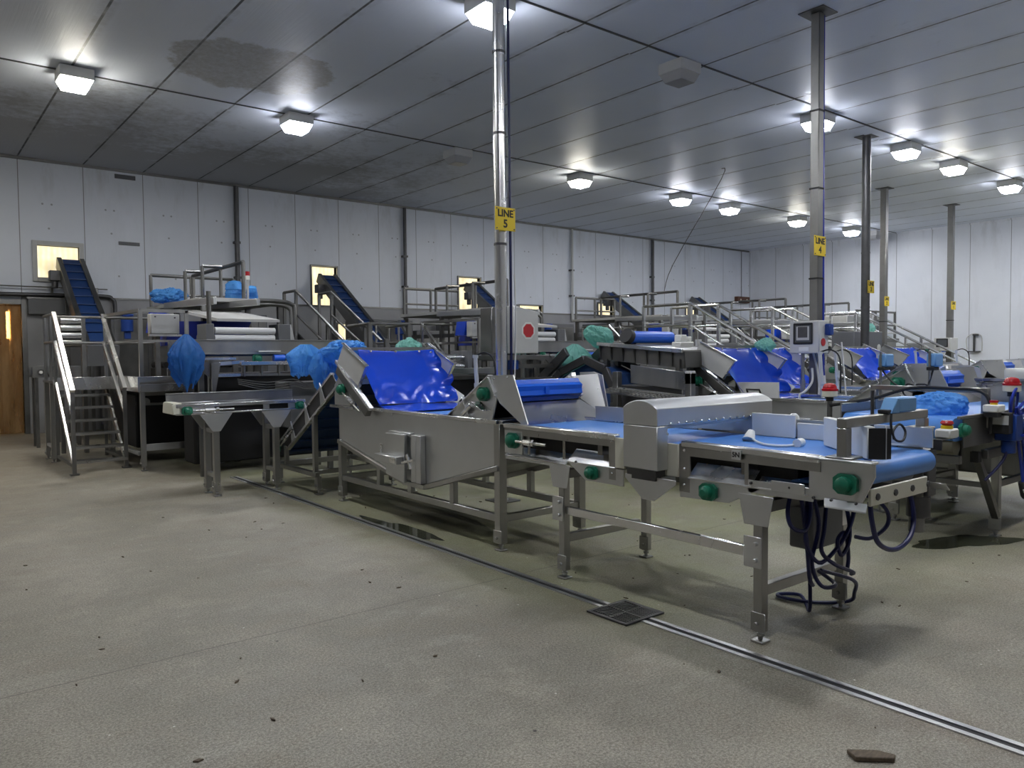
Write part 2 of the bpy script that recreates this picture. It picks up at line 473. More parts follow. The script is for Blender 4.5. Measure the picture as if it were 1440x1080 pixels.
# strip curtain doorway and the lit store behind it
dx0, dx1, _, dz1 = DOOR
f = MB().box(dx0-.09,YW-.04,0,dx0,YW+.16,dz1+.1).box(dx1,YW-.04,0,dx1+.09,YW+.16,dz1+.1).box(dx0,YW-.04,dz1,dx1,YW+.16,dz1+.1)
do = struct('door_1', f, DULL, None, .004)
for k in range(10):
    x = dx0 + .02 + k*.176
    def fn(u, v, x=x, k=k): return (x + .2*u, YW+.05 + (.012 if k % 2 else -.012) + .012*math.cos(u*PI*2) + .01*math.sin(v*7+k), .02 + (dz1-.03)*v)
    struct('curtain_strip', MB().grid(fn, 5, 10, .003, (0,1,0)), STRIP, do)
sr = MB().box(-1.6,20.4,0,3.6,20.5,3.0).box(-1.7,18.02,0,-1.6,20.5,3).box(3.6,18.02,0,3.7,20.5,3).box(-1.7,18.02,3.0,3.7,20.5,3.1).box(-1.7,18.02,-.1,3.7,20.5,-.005)
struct('wall_store', sr, mat('store_walls', (.42,.33,.22), .7))
lt = thing('tube_light', (1.5,18.6,2.3), 'warm tube light glowing behind the strip curtain doorway', 'light')
MB().box(1.55,18.75,.5,1.6,18.85,2.5).box(1.86,18.75,.5,1.91,18.85,2.5).box(1.5,18.72,0,1.96,18.9,.5).build('housing', WHITE, lt); MB().cyl((1.62,18.72,1.75),(1.62,18.72,2.45),.03).cyl((1.84,18.72,1.9),(1.84,18.72,2.45),.03).build('tube', WARMTUBE, lt)
# ceiling cover strips with their dark joints
for i, y in enumerate((12.13, 6.68, 1.23)):
    struct('trim_%d' % (4+2*i), MB().box(XN, y+.03, H-.012, XW, y+.34, H), CEIL)
    struct('trim_%d' % (5+2*i), MB().box(XN, y+.008, H-.016, XW, y+.03, H), DARKST)
struct('trim_10', MB().box(XN, YW-.06, H-.05, XW, YW, H), DULL)
struct('trim_11', MB().box(XW-.05, YB, H-.05, XW, YW, H), WALLR)

# drain channel let into the floor
ch = MB()
for xa in (3.20, 3.264): ch.box(xa, -3, -.01, xa+.028, 3.0-.12, .006).box(xa, 3.17, -.01, xa+.028, 9.6, .006)
dc = struct('trim_12', ch, SHEET)
struct('trim_13', MB().box(3.228,-3,-.01,3.264,2.86,.0015).box(3.228,3.17,-.01,3.264,9.6,.0015), BLACK)
gr = thing('drain_grate', (3.24,3.01,.0), 'square cast drain grate set in the floor channel', 'drain')
g = MB().box(3.08,2.86,.001,3.40,2.885,.012).box(3.08,3.145,.001,3.40,3.17,.012).box(3.08,2.885,.001,3.105,3.145,.012).box(3.375,2.885,.001,3.40,3.145,.012)
g.build('frame', DARKST, gr, .002)
b = MB()
for s in range(2):
    for k in range(7):
        x = 3.115 + s*.137 + k*.0185
        b.box(x, 2.885, .002, x+.009, 3.0, .011)
        y = 3.018 + k*.0185
        b.box(3.112 + s*.137, y, .002, 3.112+s*.137+.115, y+.009, .011)
b.box(3.105,3.002,.002,3.375,3.014,.011).box(3.234,2.885,.002,3.246,3.145,.011)
b.build('bars', DARKST, gr)
MB().box(3.105,2.885,.0005,3.375,3.145,.002).build('pit', BLACK, gr)

def blob(cx, cy, rx, ry, seed, n=40, z=.0015, rot=0):
    r = random.Random(seed); ph = [r.uniform(0, 6.28) for _ in range(5)]
    pts = []
    for k in range(n):
        t = 2*PI*k/n
        q = 1 + .18*math.sin(2*t+ph[0]) + .14*math.sin(3*t+ph[1]) + .08*math.sin(5*t+ph[2]) + .05*math.sin(9*t+ph[3])
        a, c = rx*q*math.cos(t), ry*q*math.sin(t)
        pts.append((cx + a*math.cos(rot)-c*math.sin(rot), cy + a*math.sin(rot)+c*math.cos(rot), z))
    return MB().prism(pts, (0,0,.001))
tag(blob(6.48,2.44,.40,.19,3,rot=-.45).build('puddle', WET), 'dark wet puddle on concrete below the bagged belt end', 'puddle', kind='stuff')
tag(blob(3.36,5.75,.09,.62,9).build('puddle', WET), 'shallow wet puddle along the drain channel beside the trough', 'puddle', kind='stuff')
# loose bits
def scrap(name, pts, h, m, label, cat, group=None):
    return tag(MB().prism([(x,y,.001) for x,y in pts], (0,0,h)).build(name, m, None, .003), label, cat, group)
scrap('wood_offcut', [(2.69,1.37),(2.72,1.42),(2.80,1.345),(2.82,1.285),(2.79,1.275),(2.73,1.33)], .018, WOOD, 'tapered offcut of dark wood lying on the concrete floor', 'offcut')
d = MB(); r = random.Random(5)
for k in range(80):
    x = r.uniform(.6,7.0); y = r.uniform(1.2,8.0)
    if 3.15 < x < 3.35: continue
    a = r.uniform(0,6.28); l = r.uniform(.005,.02); w = l*r.uniform(.2,.6)
    ca, sa = math.cos(a), math.sin(a)
    d.prism([(x+ca*l-sa*0, y+sa*l, .001),(x-sa*w, y+ca*w, .001),(x-ca*l, y-sa*l, .001),(x+sa*w, y-ca*w, .001)], (0,0,r.uniform(.003,.008)))
tag(d.build('debris', WOOD), 'dark crumbs and stalks scattered over the concrete floor', 'debris', kind='stuff')

# ---------------------------------------------------------------- ceiling lights
def lamp_parts(t, x, y, dm, sx=.21, sy=.20):
    MB().box(x-sx,y-sy,H-.155,x+sx,y+sy,H-.012).build('housing', PALEG, t, .006)
    z0 = H-.155; z1 = H-.265
    MB().add([(x-sx+.012,y-sy+.012,z0),(x+sx-.012,y-sy+.012,z0),(x+sx-.012,y+sy-.012,z0),(x-sx+.012,y+sy-.012,z0),
              (x-sx+.06,y-sy+.06,z1),(x+sx-.06,y-sy+.06,z1),(x+sx-.06,y+sy-.06,z1),(x-sx+.06,y+sy-.06,z1)],
             [(0,1,2,3),(7,6,5,4),(4,5,1,0),(5,6,2,1),(6,7,3,2),(7,4,0,3)]).build('diffuser', dm[1], t, .004)
    MB().box(x-sx+.065, y-sy+.065, z1-.006, x+sx-.065, y+sy-.065, z1-.001).build('lens', dm[0], t)
    g = MB()
    for k in range(7): g.box(x+sx, y-sy+.05+k*.045, H-.12, x+sx+.006, y-sy+.07+k*.045, H-.05)
    g.build('vent', DULL, t)
ORDW = ['first','second','third','fourth','fifth','sixth','seventh','eighth','ninth','tenth']
far = [(2.05,12.05,1),(5.27,12.15,2),(8.607,12.33,0),(11.92,12.4,1),(15.4,12.42,2),(17.46,12.45,2),(20.75,12.45,1),(23.9,12.45,2),(25.35,12.45,0)]
near = [(5.27,6.9,2),(8.475,6.85,0),(12.1,6.9,2),(15.2,6.86,2),(17.36,6.86,1),(20.45,6.85,2),(23.8,6.86,2)]
def lamps(lst, strip):
    for i, (x, y, k) in enumerate(lst):
        lab = '%s ceiling light, %s along the %s' % (['unlit grey','lit warm white','lit cool white'][k], ORDW[i], strip)
        if (x, y) == (23.8, 6.86): lab = 'lit square ceiling light beyond the sixth along the second ceiling strip'
        t = thing('ceiling_light', (x,y,H-.012), lab, 'ceiling light', 'square ceiling lights')
        lamp_parts(t, x, y, [LAMPO,LAMPW,LAMPC][k])
lamps(far, 'ceiling strip nearest the long wall'); lamps(near, 'ceiling strip over the line poles')
for x, y, k in ((2.05,6.87,2),(-1.2,12.1,1),(2.05,1.45,2),(5.27,1.45,2),(8.6,1.45,1),(12.0,1.45,2),(16.0,1.45,2),(20.5,1.45,2)):  # unseen lamps: two read from cast shadows, the others added as fill
    t = thing('ceiling_light', (x,y,H-.012), 'unseen square ceiling light over the open floor beyond the frame', 'ceiling light', 'lights over the open floor')
    lamp_parts(t, x, y, LAMPC if k == 2 else LAMPW)

# ---------------------------------------------------------------- poles, signs, cables
def text(s, size, loc, parent, m=INK, rot=(PI/2,0,0), ext=.002):
    c = bpy.data.curves.new('lettering', 'FONT'); c.body = s; c.size = size; c.align_x = 'CENTER'; c.align_y = 'CENTER'; c.extrude = ext
    c.offset = size*.028
    o = bpy.data.objects.new('lettering', c); COL.objects.link(o); c.materials.append(m)
    bpy.context.view_layer.update()
    me = bpy.data.meshes.new_from_object(o); bpy.data.objects.remove(o)
    me.materials.clear(); me.materials.append(m)
    o = bpy.data.objects.new('lettering', me); COL.objects.link(o)
    o.parent = parent; o.location = Vector(loc) - ORI[parent.name]; o.rotation_euler = rot
    return o
def sign(x, y, z, n, lab, s=.255, h=.23, sq=False):
    p = MB().box(x-s/2,y-.006,z-h/2,x+s/2,y,z+h/2).build('line_sign', YELLOW, None, .002)
    tag(p, lab, 'sign', 'yellow line signs')
    text('LINE', .098, (x,y-.007,z+.052), p); text(n, .11, (x,y-.007,z-.05), p)
    b = MB()
    for sx in (-1,1):
        for sz in (-1,1): b.cyl((x+sx*(s/2-.018),y-.012,z+sz*(h/2-.018)),(x+sx*(s/2-.018),y-.004,z+sz*(h/2-.018)),.007,8)
    b.build('bolt', DARKST, p)
def pole(x, y, r, sq, m, lab, clamps=()):
    t = thing('support_pole', (x,y,0), lab, 'pole', 'poles up to the ceiling')
    if sq: MB().box(x-r,y-r,.012,x+r,y+r,H-.012).build('shaft', m, t, .008)
    else: MB().cyl((x,y,.012),(x,y,H-.012),r,24).build('shaft', m, t)
    MB().box(x-.16,y-.16,H-.014,x+.16,y+.16,H).build('top_plate', DARKST, t, .003)
    MB().box(x-.13,y-.13,0,x+.13,y+.13,.014).build('base_plate', DULL, t, .003)
    for z in clamps:
        MB().cyl((x,y,z-.012),(x,y,z+.012),r*1.06 if not sq else r*1.45,20).build('clamp', DARKST, t) if not sq else MB().box(x-r-.005,y-r-.005,z-.01,x+r+.005,y+r+.005,z+.01).build('clamp', BLACK, t)
    return t
pole(4.80,6.15,.062,False,BRIGHT,'bright round stainless pole carrying the LINE 5 sign',(2.6,3.7,4.5))
sign(4.80,6.07,2.842,'5','yellow LINE 5 sign on the bright round pole')
tag(MB().tube(cr([(4.895,6.12,H-.02),(4.885,6.1,3.6),(4.89,6.1,2.4),(4.885,6.1,1.2)],5),.014,8).build('power_cable', CABLE), 'dark blue cable strapped down the LINE 5 pole', 'cable')
tag(MB().tube(cr([(4.94,6.10,2.3),(4.935,6.08,1.7),(4.92,6.09,1.25)],5),.008,8).build('signal_cable', WHITE), 'thin white cable hanging beside the LINE 5 pole', 'cable')
pole(8.51,4.86,.055,True,DULL,'square dull steel pole carrying the LINE 4 sign',(2.35,3.4,4.3))
sign(8.47,4.795,2.724,'4','yellow LINE 4 sign on the square dull pole')
tag(MB().tube(cr([(8.60,4.84,H-.02),(8.59,4.83,3.6),(8.59,4.82,2.2),(8.59,4.80,1.15),(8.66,4.7,.86),(8.95,4.4,.74),(9.2,4.1,.74)],6),.02,8).build('power_cable', BLUEC), 'blue cable down the LINE 4 pole curving off below the control box', 'cable')
pole(14.08,7.06,.075,False,DARKST,'dark round pole with the LINE 3 sign',(2.3,3.3))
sign(14.09,6.965,2.67,'3','small yellow sign on the dark round pole beyond the control box',.24)
pole(18.91,9.03,.07,True,DULL,'square grey pole with a yellow LINE 2 sign',(2.2,))
sign(18.88,8.94,2.69,'2','small yellow sign on the square pole behind the dark round one',.24)
pole(22.53,8.94,.07,True,DULL,'lone square grey pole before the bare end wall',(2.3,))
sign(22.5,8.85,2.70,'1','small yellow sign on the lone pole before the end wall',.3)

# pipes and fittings on the long wall
def wall_pipe(x, r, z0, m, lab):
    t = thing('wall_pipe', (x,YW-.1,z0), lab, 'pipe', 'vertical pipes on the long wall')
    MB().cyl((x,YW-.09,z0),(x,YW-.09,H-.05),r,14).build('tube', m, t)
    for z in (4.1, 3.3):
        MB().box(x-.07,YW-.12,z-.025,x+.07,YW,z+.025).build('bracket', DARKST, t)
wall_pipe(6.22,.055,2.3,DARKST,'thick dark pipe on the wall above the twin blue sacks')
wall_pipe(10.66,.045,2.5,DARKST,'dark pipe on the wall between the second and third lit windows')
wall_pipe(16.72,.04,2.5,PALEG,'pale grey pipe on the wall beyond the LINE 5 pole')
wall_pipe(20.53,.05,2.4,DARKST,'dark pipe on the wall nearest the far corner')
hp = thing('service_pipe', (2.6,YW-.2,2.55), 'long dark pipe along the wall above the strip curtain, bending down', 'pipe')
MB().tube(cr([(.1,YW-.14,2.72),(2.0,YW-.14,2.74),(3.35,YW-.14,2.76),(3.58,YW-.14,2.70),(3.63,YW-.14,2.5),(3.63,YW-.14,1.4)],5),.04,10).build('tube', DARKST, hp)
MB().tube([(.1,YW-.12,2.9),(2.6,YW-.12,2.9),(3.5,YW-.12,2.9)],.012,6).build('wire', DULL, hp)
for x in (.6,1.6,2.5,3.3): MB().box(x-.02,YW-.16,2.76,x+.02,YW-.05,2.92).build('bracket', DULL, hp)
vp = MB().box(3.76,YW-.02,3.86,4.17,YW,3.93).build('name_plate', DARKST, None, .003); tag(vp, 'narrow dark plate on the white wall beside the first lit window', 'plate')
vp = MB().box(3.72,YW-.02,5.24,4.12,YW,5.33).build('wall_vent', DARKST, None, .003); tag(vp, 'small dark vent high on the wall under the ceiling edge', 'vent')
bx = thing('junction_box', (25.76,YW-.16,3.37), 'small brown box on the wall in the far corner', 'box')
MB().box(25.36,YW-.16,3.38,26.14,YW,3.62).build('case', BROWN, bx, .01)
for x in (25.55,25.95): MB().cyl((x,YW-.17,3.5),(x,YW-.15,3.5),.035,10).build('lamp', CREAM, bx)
tag(MB().tube([(25.78,YW-.03,H-.05),(25.78,YW-.03,4.0),(25.76,YW-.05,3.62)],.01,6).build('wire', DARKST), 'thin wire running down the far corner to the brown box', 'wire')
tag(MB().tube(cr([(13.99,10.18,H),(13.99,10.19,5.2),(14.6,12.0,3.6),(14.75,12.4,3.0)],4),.009,6).build('pull_cord', DARKST), 'thin slanting cord hanging from the ceiling panels', 'cord')
wf = thing('hose_bracket', (XW,9.7,1.42), 'dark hose bracket standing out on the bare end wall', 'bracket')
MB().bar((XW-.06,9.70,1.44),(XW-.06,9.70,1.98),.05).build('post', DARKST, wf); MB().box(XW-.1,9.52,1.42,XW-.03,9.86,1.45).build('foot_bar', DARKST, wf); MB().box(XW-.14,9.58,1.93,XW-.03,9.72,1.98).build('arm', DARKST, wf)
tag(MB().tube(cr([(XW-.05,9.9,1.5),(XW-.05,9.92,1.85),(XW-.05,9.72,1.99),(XW-.05,9.5,1.9),(XW-.05,9.48,1.45)],5),.014,6).build('hose', PALEG), 'pale hose looped over the bracket on the end wall', 'hose')
# ---------------------------------------------------------------- shared machine pieces
def bearing(parent, c, ax=(-1,0,0), r=.043):
    c = Vector(c); a = Vector(ax)
    b = MB()
    side = Vector((0,1,0)) if abs(a.y) < .5 else Vector((1,0,0))
    b.prism([c + side*s1*r*1.5 + Vector((0,0,1))*s2*r*1.25 for s1, s2 in ((-1,-.55),(-.55,-1),(.55,-1),(1,-.55),(1,.55),(.55,1),(-.55,1),(-1,.55))], a*.022)
    b.tube([c+a*.02, c+a*.05, c+a*.062], [r, r*.92, r*.5], 16)
    return b.build('bearing', GREEN, parent)
def foot(b, x, y, s=.037):
    b.box(x-s, y-s, 0, x+s, y+s, .012).cyl((x,y,.012),(x,y,.07),.013,8).cyl((x,y,.03),(x,y,.045),.022,6)
def leg(parent, x, y, z1, w=.06, m=STEEL, name='leg', dx=0):
    b = MB().box(x-w/2, y-w/2, .055, x+w/2, y+w/2, z1)
    foot(b, x, y)
    b.box(x-w/2-.006, y-w/2-.02, .06, x-w/2, y+w/2+.012, .16).cyl((x-w/2-.02,y,.1),(x-w/2,y,.1),.012,8)
    return b.build(name, m, parent, .004)
def bolts(parent, pts, ax, r=.011, m=BRIGHT, name='bolt_head'):
    b = MB(); a = Vector(ax)
    for p in pts:
        p = Vector(p); b.tube([p, p+a*.006, p+a*.011], [r, r, r*.55], 8)
    return b.build(name, m, parent)
def tension(parent, p, q):
    p = Vector(p); q = Vector(q); d = q-p
    b = MB().cyl(p, q, .011, 10).cyl(p+d*.28, p+d*.52, .021, 8).cyl(p+d*.55, p+d*.62, .024, 6)
    return b.build('tension_rod', BRIGHT, parent)

# ---------------------------------------------------------------- feed trough
X0, X1 = 3.55, 4.42
def make_trough():
    t = thing('feed_trough', (3.98,5.9,0), 'grey stainless feed trough on legs in front of the LINE 5 pole', 'trough', 'feed troughs with blue belts')
    prof = [(7.27,.98),(4.58,.98),(4.58,.655),(5.62,.375),(5.95,.375),(7.27,.64)]
    for x, th in ((X0, .012), (X1-.012, .012)):
        MB().prism([(x,y,z) for y, z in prof], (th,0,0)).build('side_plate', SHEET, t)
    b = MB()
    lo = prof[2:]
    for (y0,z0),(y1,z1) in zip(lo[:-1], lo[1:]):
        b.prism([(X0,y0,z0),(X0,y1,z1),(X0,y1,z1+.012),(X0,y0,z0+.012)], (X1-X0,0,0))
    b.box(X0,4.575,.655,X1,4.587,.98).box(X0,7.26,.64,X1,7.272,.98)
    b.build('bottom_plate', DULL, t)
    b = MB()
    for (y0,z0),(y1,z1) in zip(lo[:-1], lo[1:]):
        for x in (X0-.005, X1+.005): b.bar((x,y0,z0-.02),(x,y1,z1-.02),.045,.04)
    b.build('bottom_rail', STEEL, t, .003)
    b = MB()
    for x in (X0-.012, X1+.012):
        b.box(x-.03,4.57,.968,x+.03,6.62,1.0)
    b.box(X0-.06,6.85,.965,X0+.03,7.36,.995).box(X0,4.55,.968,X1,4.61,.998).box(X0-.02,6.15,.94,X0-.012,6.17,.975)
    b.build('rim', BRIGHT, t, .004)
    for x in (X0+.02, X1-.02):
        leg(t, x, 4.60, .97, .07); leg(t, x, 7.245, .64, .065)
    b = MB()
    for x in (X0+.02, X1-.02):
        b.bar((x,4.63,.245),(x,7.22,.245),.045,.055)
    b.bar((X0+.05,4.60,.245),(X1-.05,4.60,.245),.045,.055); b.bar((X0+.05,7.245,.245),(X1-.05,7.245,.245),.045,.055)
    b.build('low_rail', STEEL, t, .003)
    for x in (X0+.02, X1-.02):
        for y, z in ((6.46,.455),(5.9,.36),(5.23,.46)):
            MB().box(x-.024,y-.03,.27,x+.024,y+.03,z).build('strut', STEEL, t, .003)
    # clean-out hatch standing off the side plate
    h = MB().box(X0-.055,5.62,.385,X0-.001,5.70,.80).box(X0-.055,5.70,.385,X0-.001,5.78,.80).box(X0-.05,5.80,.78,X0-.001,6.17,.81).build('hatch_frame', SHEET, t, .004)
    MB().prism([(X0-.085,5.83,.80),(X0-.085,6.17,.79),(X0-.085,6.17,.42),(X0-.085,5.85,.37)], (.03,0,0)).build('hatch_door', SHEET, h, .004)
    MB().box(X0-.16,5.86,.535,X0-.085,6.25,.605).build('latch_box', SHEET, h, .006)
    MB().box(X0-.165,5.87,.55,X0-.16,5.96,.59).cyl((X0-.12,5.74,.575),(X0-.06,5.74,.575),.013,8).bar((X0-.13,5.60,.60),(X0-.13,5.80,.56),.018).bar((X0-.13,5.66,.52),(X0-.13,5.72,.64),.018).cyl((X0-.1,6.22,.60),(X0-.1,6.22,.69),.013,8).build('wing_bolt', BRIGHT, h)
    MB().box(X0+.03,5.35,.935,X1-.03,6.62,.955).build('belt', BELT, t)
    b = MB().prism([(X0+.012,5.35,.955),(X0+.012,4.6,1.26),(X0+.012,4.6,1.235),(X0+.012,5.35,.935)], (X1-X0-.024,0,0)).build('rising_belt', BELT, t)
    # outfeed head
    hp = [(5.23,1.0),(4.70,1.325),(4.60,1.18),(4.665,1.0)]
    for x, s in ((X0-.005, 1), (X1-.007, 1)):
        MB().prism([(x,y,z) for y, z in hp], (.012,0,0)).build('head_plate', SHEET, t)
        MB().bar((x,5.24,1.0),(x,4.68,1.335),.05,.012).bar((x,4.69,1.33),(x,4.60,1.175),.05,.012).build('head_flange', BRIGHT, t, .002)
    bearing(t, (X0-.005,4.76,1.19)); bearing(t, (X1+.005,4.76,1.19), (1,0,0))
    MB().bar((X0-.06,4.66,1.07),(X0-.06,4.80,1.13),.09,.008).cyl((X0-.03,5.02,1.02),(X0-.03,4.90,1.10),.02,8).bar((X0-.02,4.93,1.0),(X0-.02,5.03,1.16),.03,.01).build('belt_tensioner', BRIGHT, t, .002)
    ck = [(4.68,1.335),(4.40,1.345),(4.235,.99),(4.30,.985),(4.56,1.13),(4.60,1.18)]
    MB().prism([(X0-.012,y,z) for y, z in ck], (.01,0,0)).build('cheek_plate', SHEET, t)
    ck2 = [(4.66,1.34),(4.50,1.345),(4.40,1.32),(4.32,.97),(4.42,.965),(4.62,1.1)]
    MB().prism([(X1+.045,y,z) for y, z in ck2], (.01,0,0)).build('cheek_plate', SHEET, t)
    bolts(t, [(X0-.012,4.62,1.31),(X0-.012,4.46,1.325),(X0-.012,4.60,1.21)], (-1,0,0), .008)
    d = MB(); n = 8; pr = []
    for k in range(n*2):
        a = 2*PI*k/(n*2); rr = .089 if k % 2 else .074
        pr.append((X0+.03, 4.56+rr*math.cos(a), 1.215+rr*math.sin(a)))
    d.prism(pr, (.74,0,0))
    d.box(X0+.37,4.47,1.19,X0+.41,4.50,1.24)
    d.build('drum', DRUM, t, 0, 20)
    MB().prism([(X0+.775,4.66,1.31),(X0+.775,4.5,1.13),(X1+.04,4.33,.975),(X1+.045,4.45,1.33)], (.01,0,0)).build('chute_cheek', BRIGHT, t)
    def chute(u, v):
        y = 4.50 - .27*v; z = 1.125 - .15*math.sin(min(1, v)*PI/2)
        return (X0+.01 + (X1+.04-X0)*u, y, z)
    MB().grid(chute, 8, 12, .006, (0,0,-1)).build('chute', BRIGHT, t)
    # lifting ram on the far rim
    r = MB().cyl((X1-.04,5.98,.96),(X1-.04,6.02,1.46),.02,10)
    r.cyl((X1-.04,5.985,1.12),(X1-.04,5.99,1.22),.034,10).cyl((X1-.04,6.02,1.46),(X1-.04,6.02,1.49),.028,10)
    r.build('lifting_ram', PALEG, t)
    MB().tube(cr([(X1-.04,6.02,1.485),(X1+.02,5.92,1.51),(X1+.05,5.83,1.40),(X1+.04,5.82,1.02)],5),.009,6).build('ram_hose', BLACK, t)
    return t
TR5 = make_trough()
tag(TR5, group='feed troughs with blue belts')

# ---------------------------------------------------------------- elevator feeding the trough, with its blue curtain
def make_elevator():
    t = thing('elevator_conveyor', (3.98,8.0,0), 'steep elevator with bright blue curtain over the trough before the LINE 5 pole', 'conveyor', 'elevators with blue curtains')
    xa, xb = 3.50, 4.47
    for x in (xa, xb):
        MB().bar((x,8.85,.40),(x,7.30,1.31),.045,.03).bar((x,8.47,.43),(x,7.18,1.185),.045,.03).build('side_rail', BRIGHT, t, .003)
        MB().prism([(x-.004,8.85,.40),(x-.004,7.30,1.31),(x-.004,7.18,1.185),(x-.004,8.47,.43)], (.008,0,0)).build('side_panel', DARKST, t)
        g = MB()
        for u in (.12,.42,.72):
            y = 8.47-1.29*u; z = .43+.755*u
            g.prism([(x-.03,y,z),(x-.03,y+.02,z+.24),(x-.03,y-.10,z+.06)], (.012,0,0))
        g.build('gusset', SHEET, t)
        bearing(t, (x-.02,8.72,.42), (-1,0,0) if x == xa else (1,0,0))
    tension(t, (xa-.04,8.6,.46), (xa-.04,8.25,.67))
    MB().prism([(xa+.02,8.62,.40),(xa+.02,7.16,1.25),(xa+.02,7.13,1.20),(xa+.02,8.59,.35)], (xb-xa-.04,0,0)).build('belt', BELTD, t)
    b = MB()
    for k in range(6):
        u = .08 + k*.16; y = 8.59-1.46*u; z = .35+.85*u
        b.bar((xa+.03,y,z-.012),(xb-.03,y,z-.012),.02,.02)
    b.build('cleat', BELTD, t)
    b = MB().bar((xa,8.82,.22),(xb,8.82,.22),.06).bar((xa,7.9,.22),(xb,7.9,.22),.05).bar((xa,8.82,.22),(xa,7.7,.22),.05).bar((xb,8.82,.22),(xb,7.7,.22),.05)
    b.box(xa-.02,8.5,.24,xa+.02,8.56,.46).box(xb-.02,8.5,.24,xb+.02,8.56,.46).bar((xa,7.75,.24),(xa,7.75,.85),.05).bar((xb,7.75,.24),(xb,7.75,.85),.05)
    b.build('base_frame', STEEL, t, .003)
    for x in (xa+.03, xb-.03):
        for y in (8.8, 7.75): leg(t, x, y, .2, .05)
    # head that tips down into the trough
    for x in (xa-.01, xb+.015):
        MB().bar((x,7.17,1.44),(x,6.47,.985),.05,.035).build('head_rail', BRIGHT, t, .003)
        MB().bar((x,7.13,1.36),(x,6.52,.955),.06,.09).build('head_guide', DULL, t, .003)
        MB().prism([(x-.02,7.12,1.43),(x-.02,6.97,1.62),(x-.02,6.50,1.40),(x-.02,6.67,1.19)], (.012,0,0)).build('wing_plate', PALEG, t)
        MB().bar((x-.022,6.99,1.62),(x-.022,6.49,1.395),.035,.012).bar((x-.022,6.50,1.40),(x-.022,6.67,1.19),.035,.012).build('wing_flange', BRIGHT, t, .002)
        MB().prism([(x-.008,7.22,1.20),(x-.008,7.10,1.30),(x-.008,6.8,1.05),(x-.008,6.9,1.0),(x-.008,7.22,1.0)], (.012,0,0)).build('head_plate', SHEET, t)
    MB().prism([(xb+.03,6.62,1.16),(xb+.05,6.42,1.07),(xb-.03,6.46,.985),(xb-.06,6.6,.99)], (0,-.01,.008)).build('splash_flap', WHITE, t)
    bearing(t, (xa-.03,7.02,1.16)); bearing(t, (xb+.03,7.02,1.16), (1,0,0))
    tension(t, (xa-.05,6.98,1.13), (xa-.05,6.62,.96))
    r2 = random.Random(4)
    def sheet(u, v):
        # u across, v from the top edge down; creased where it touches the belt
        x = 3.565 + (.885 + .05*math.sin(v*PI)**2)*u
        y = 6.86 - .36*v**1.25; z = 1.555 - .53*v + .02*math.sin(u*PI)*(1-v)*-1
        n = noise.noise(Vector((u*2.2, v*2.0, 3.1)))
        w = max(0, v-.45)/.55
        y += n*.07*(.2+w) - .075*w*abs(noise.noise(Vector((u*4.2, v*3.4, 8.2)))) + .035*w*abs(noise.noise(Vector((u*9+v*5, v*6, 2.2))))
        if u > .82: y -= (u-.82)/.18*.09*(.3+abs(math.sin(v*9)))*min(1, v*2.5)
        if u < .12: y += (u/.12-1)*.05*v
        return (x, y, z)
    MB().grid(sheet, 44, 34, .006, (0,1,0)).build('blue_curtain', PVC, t, 0, 80)
    MB().grid(lambda u, v: (3.58+.86*u, 6.52-.34*v, 1.015-.045*v - .01*math.sin(u*9)*(1-v)), 12, 8, .005).build('apron', PVC, t)
    bolts(t, [(3.70,6.855,1.535),(3.98,6.85,1.53),(4.26,6.85,1.53),(4.40,6.845,1.52)], (0,-1,0), .013)
    MB().bar((xa,6.885,1.56),(xb,6.885,1.56),.02,.03).build('curtain_bar', STEEL, t)
    return t
EL5 = make_elevator()

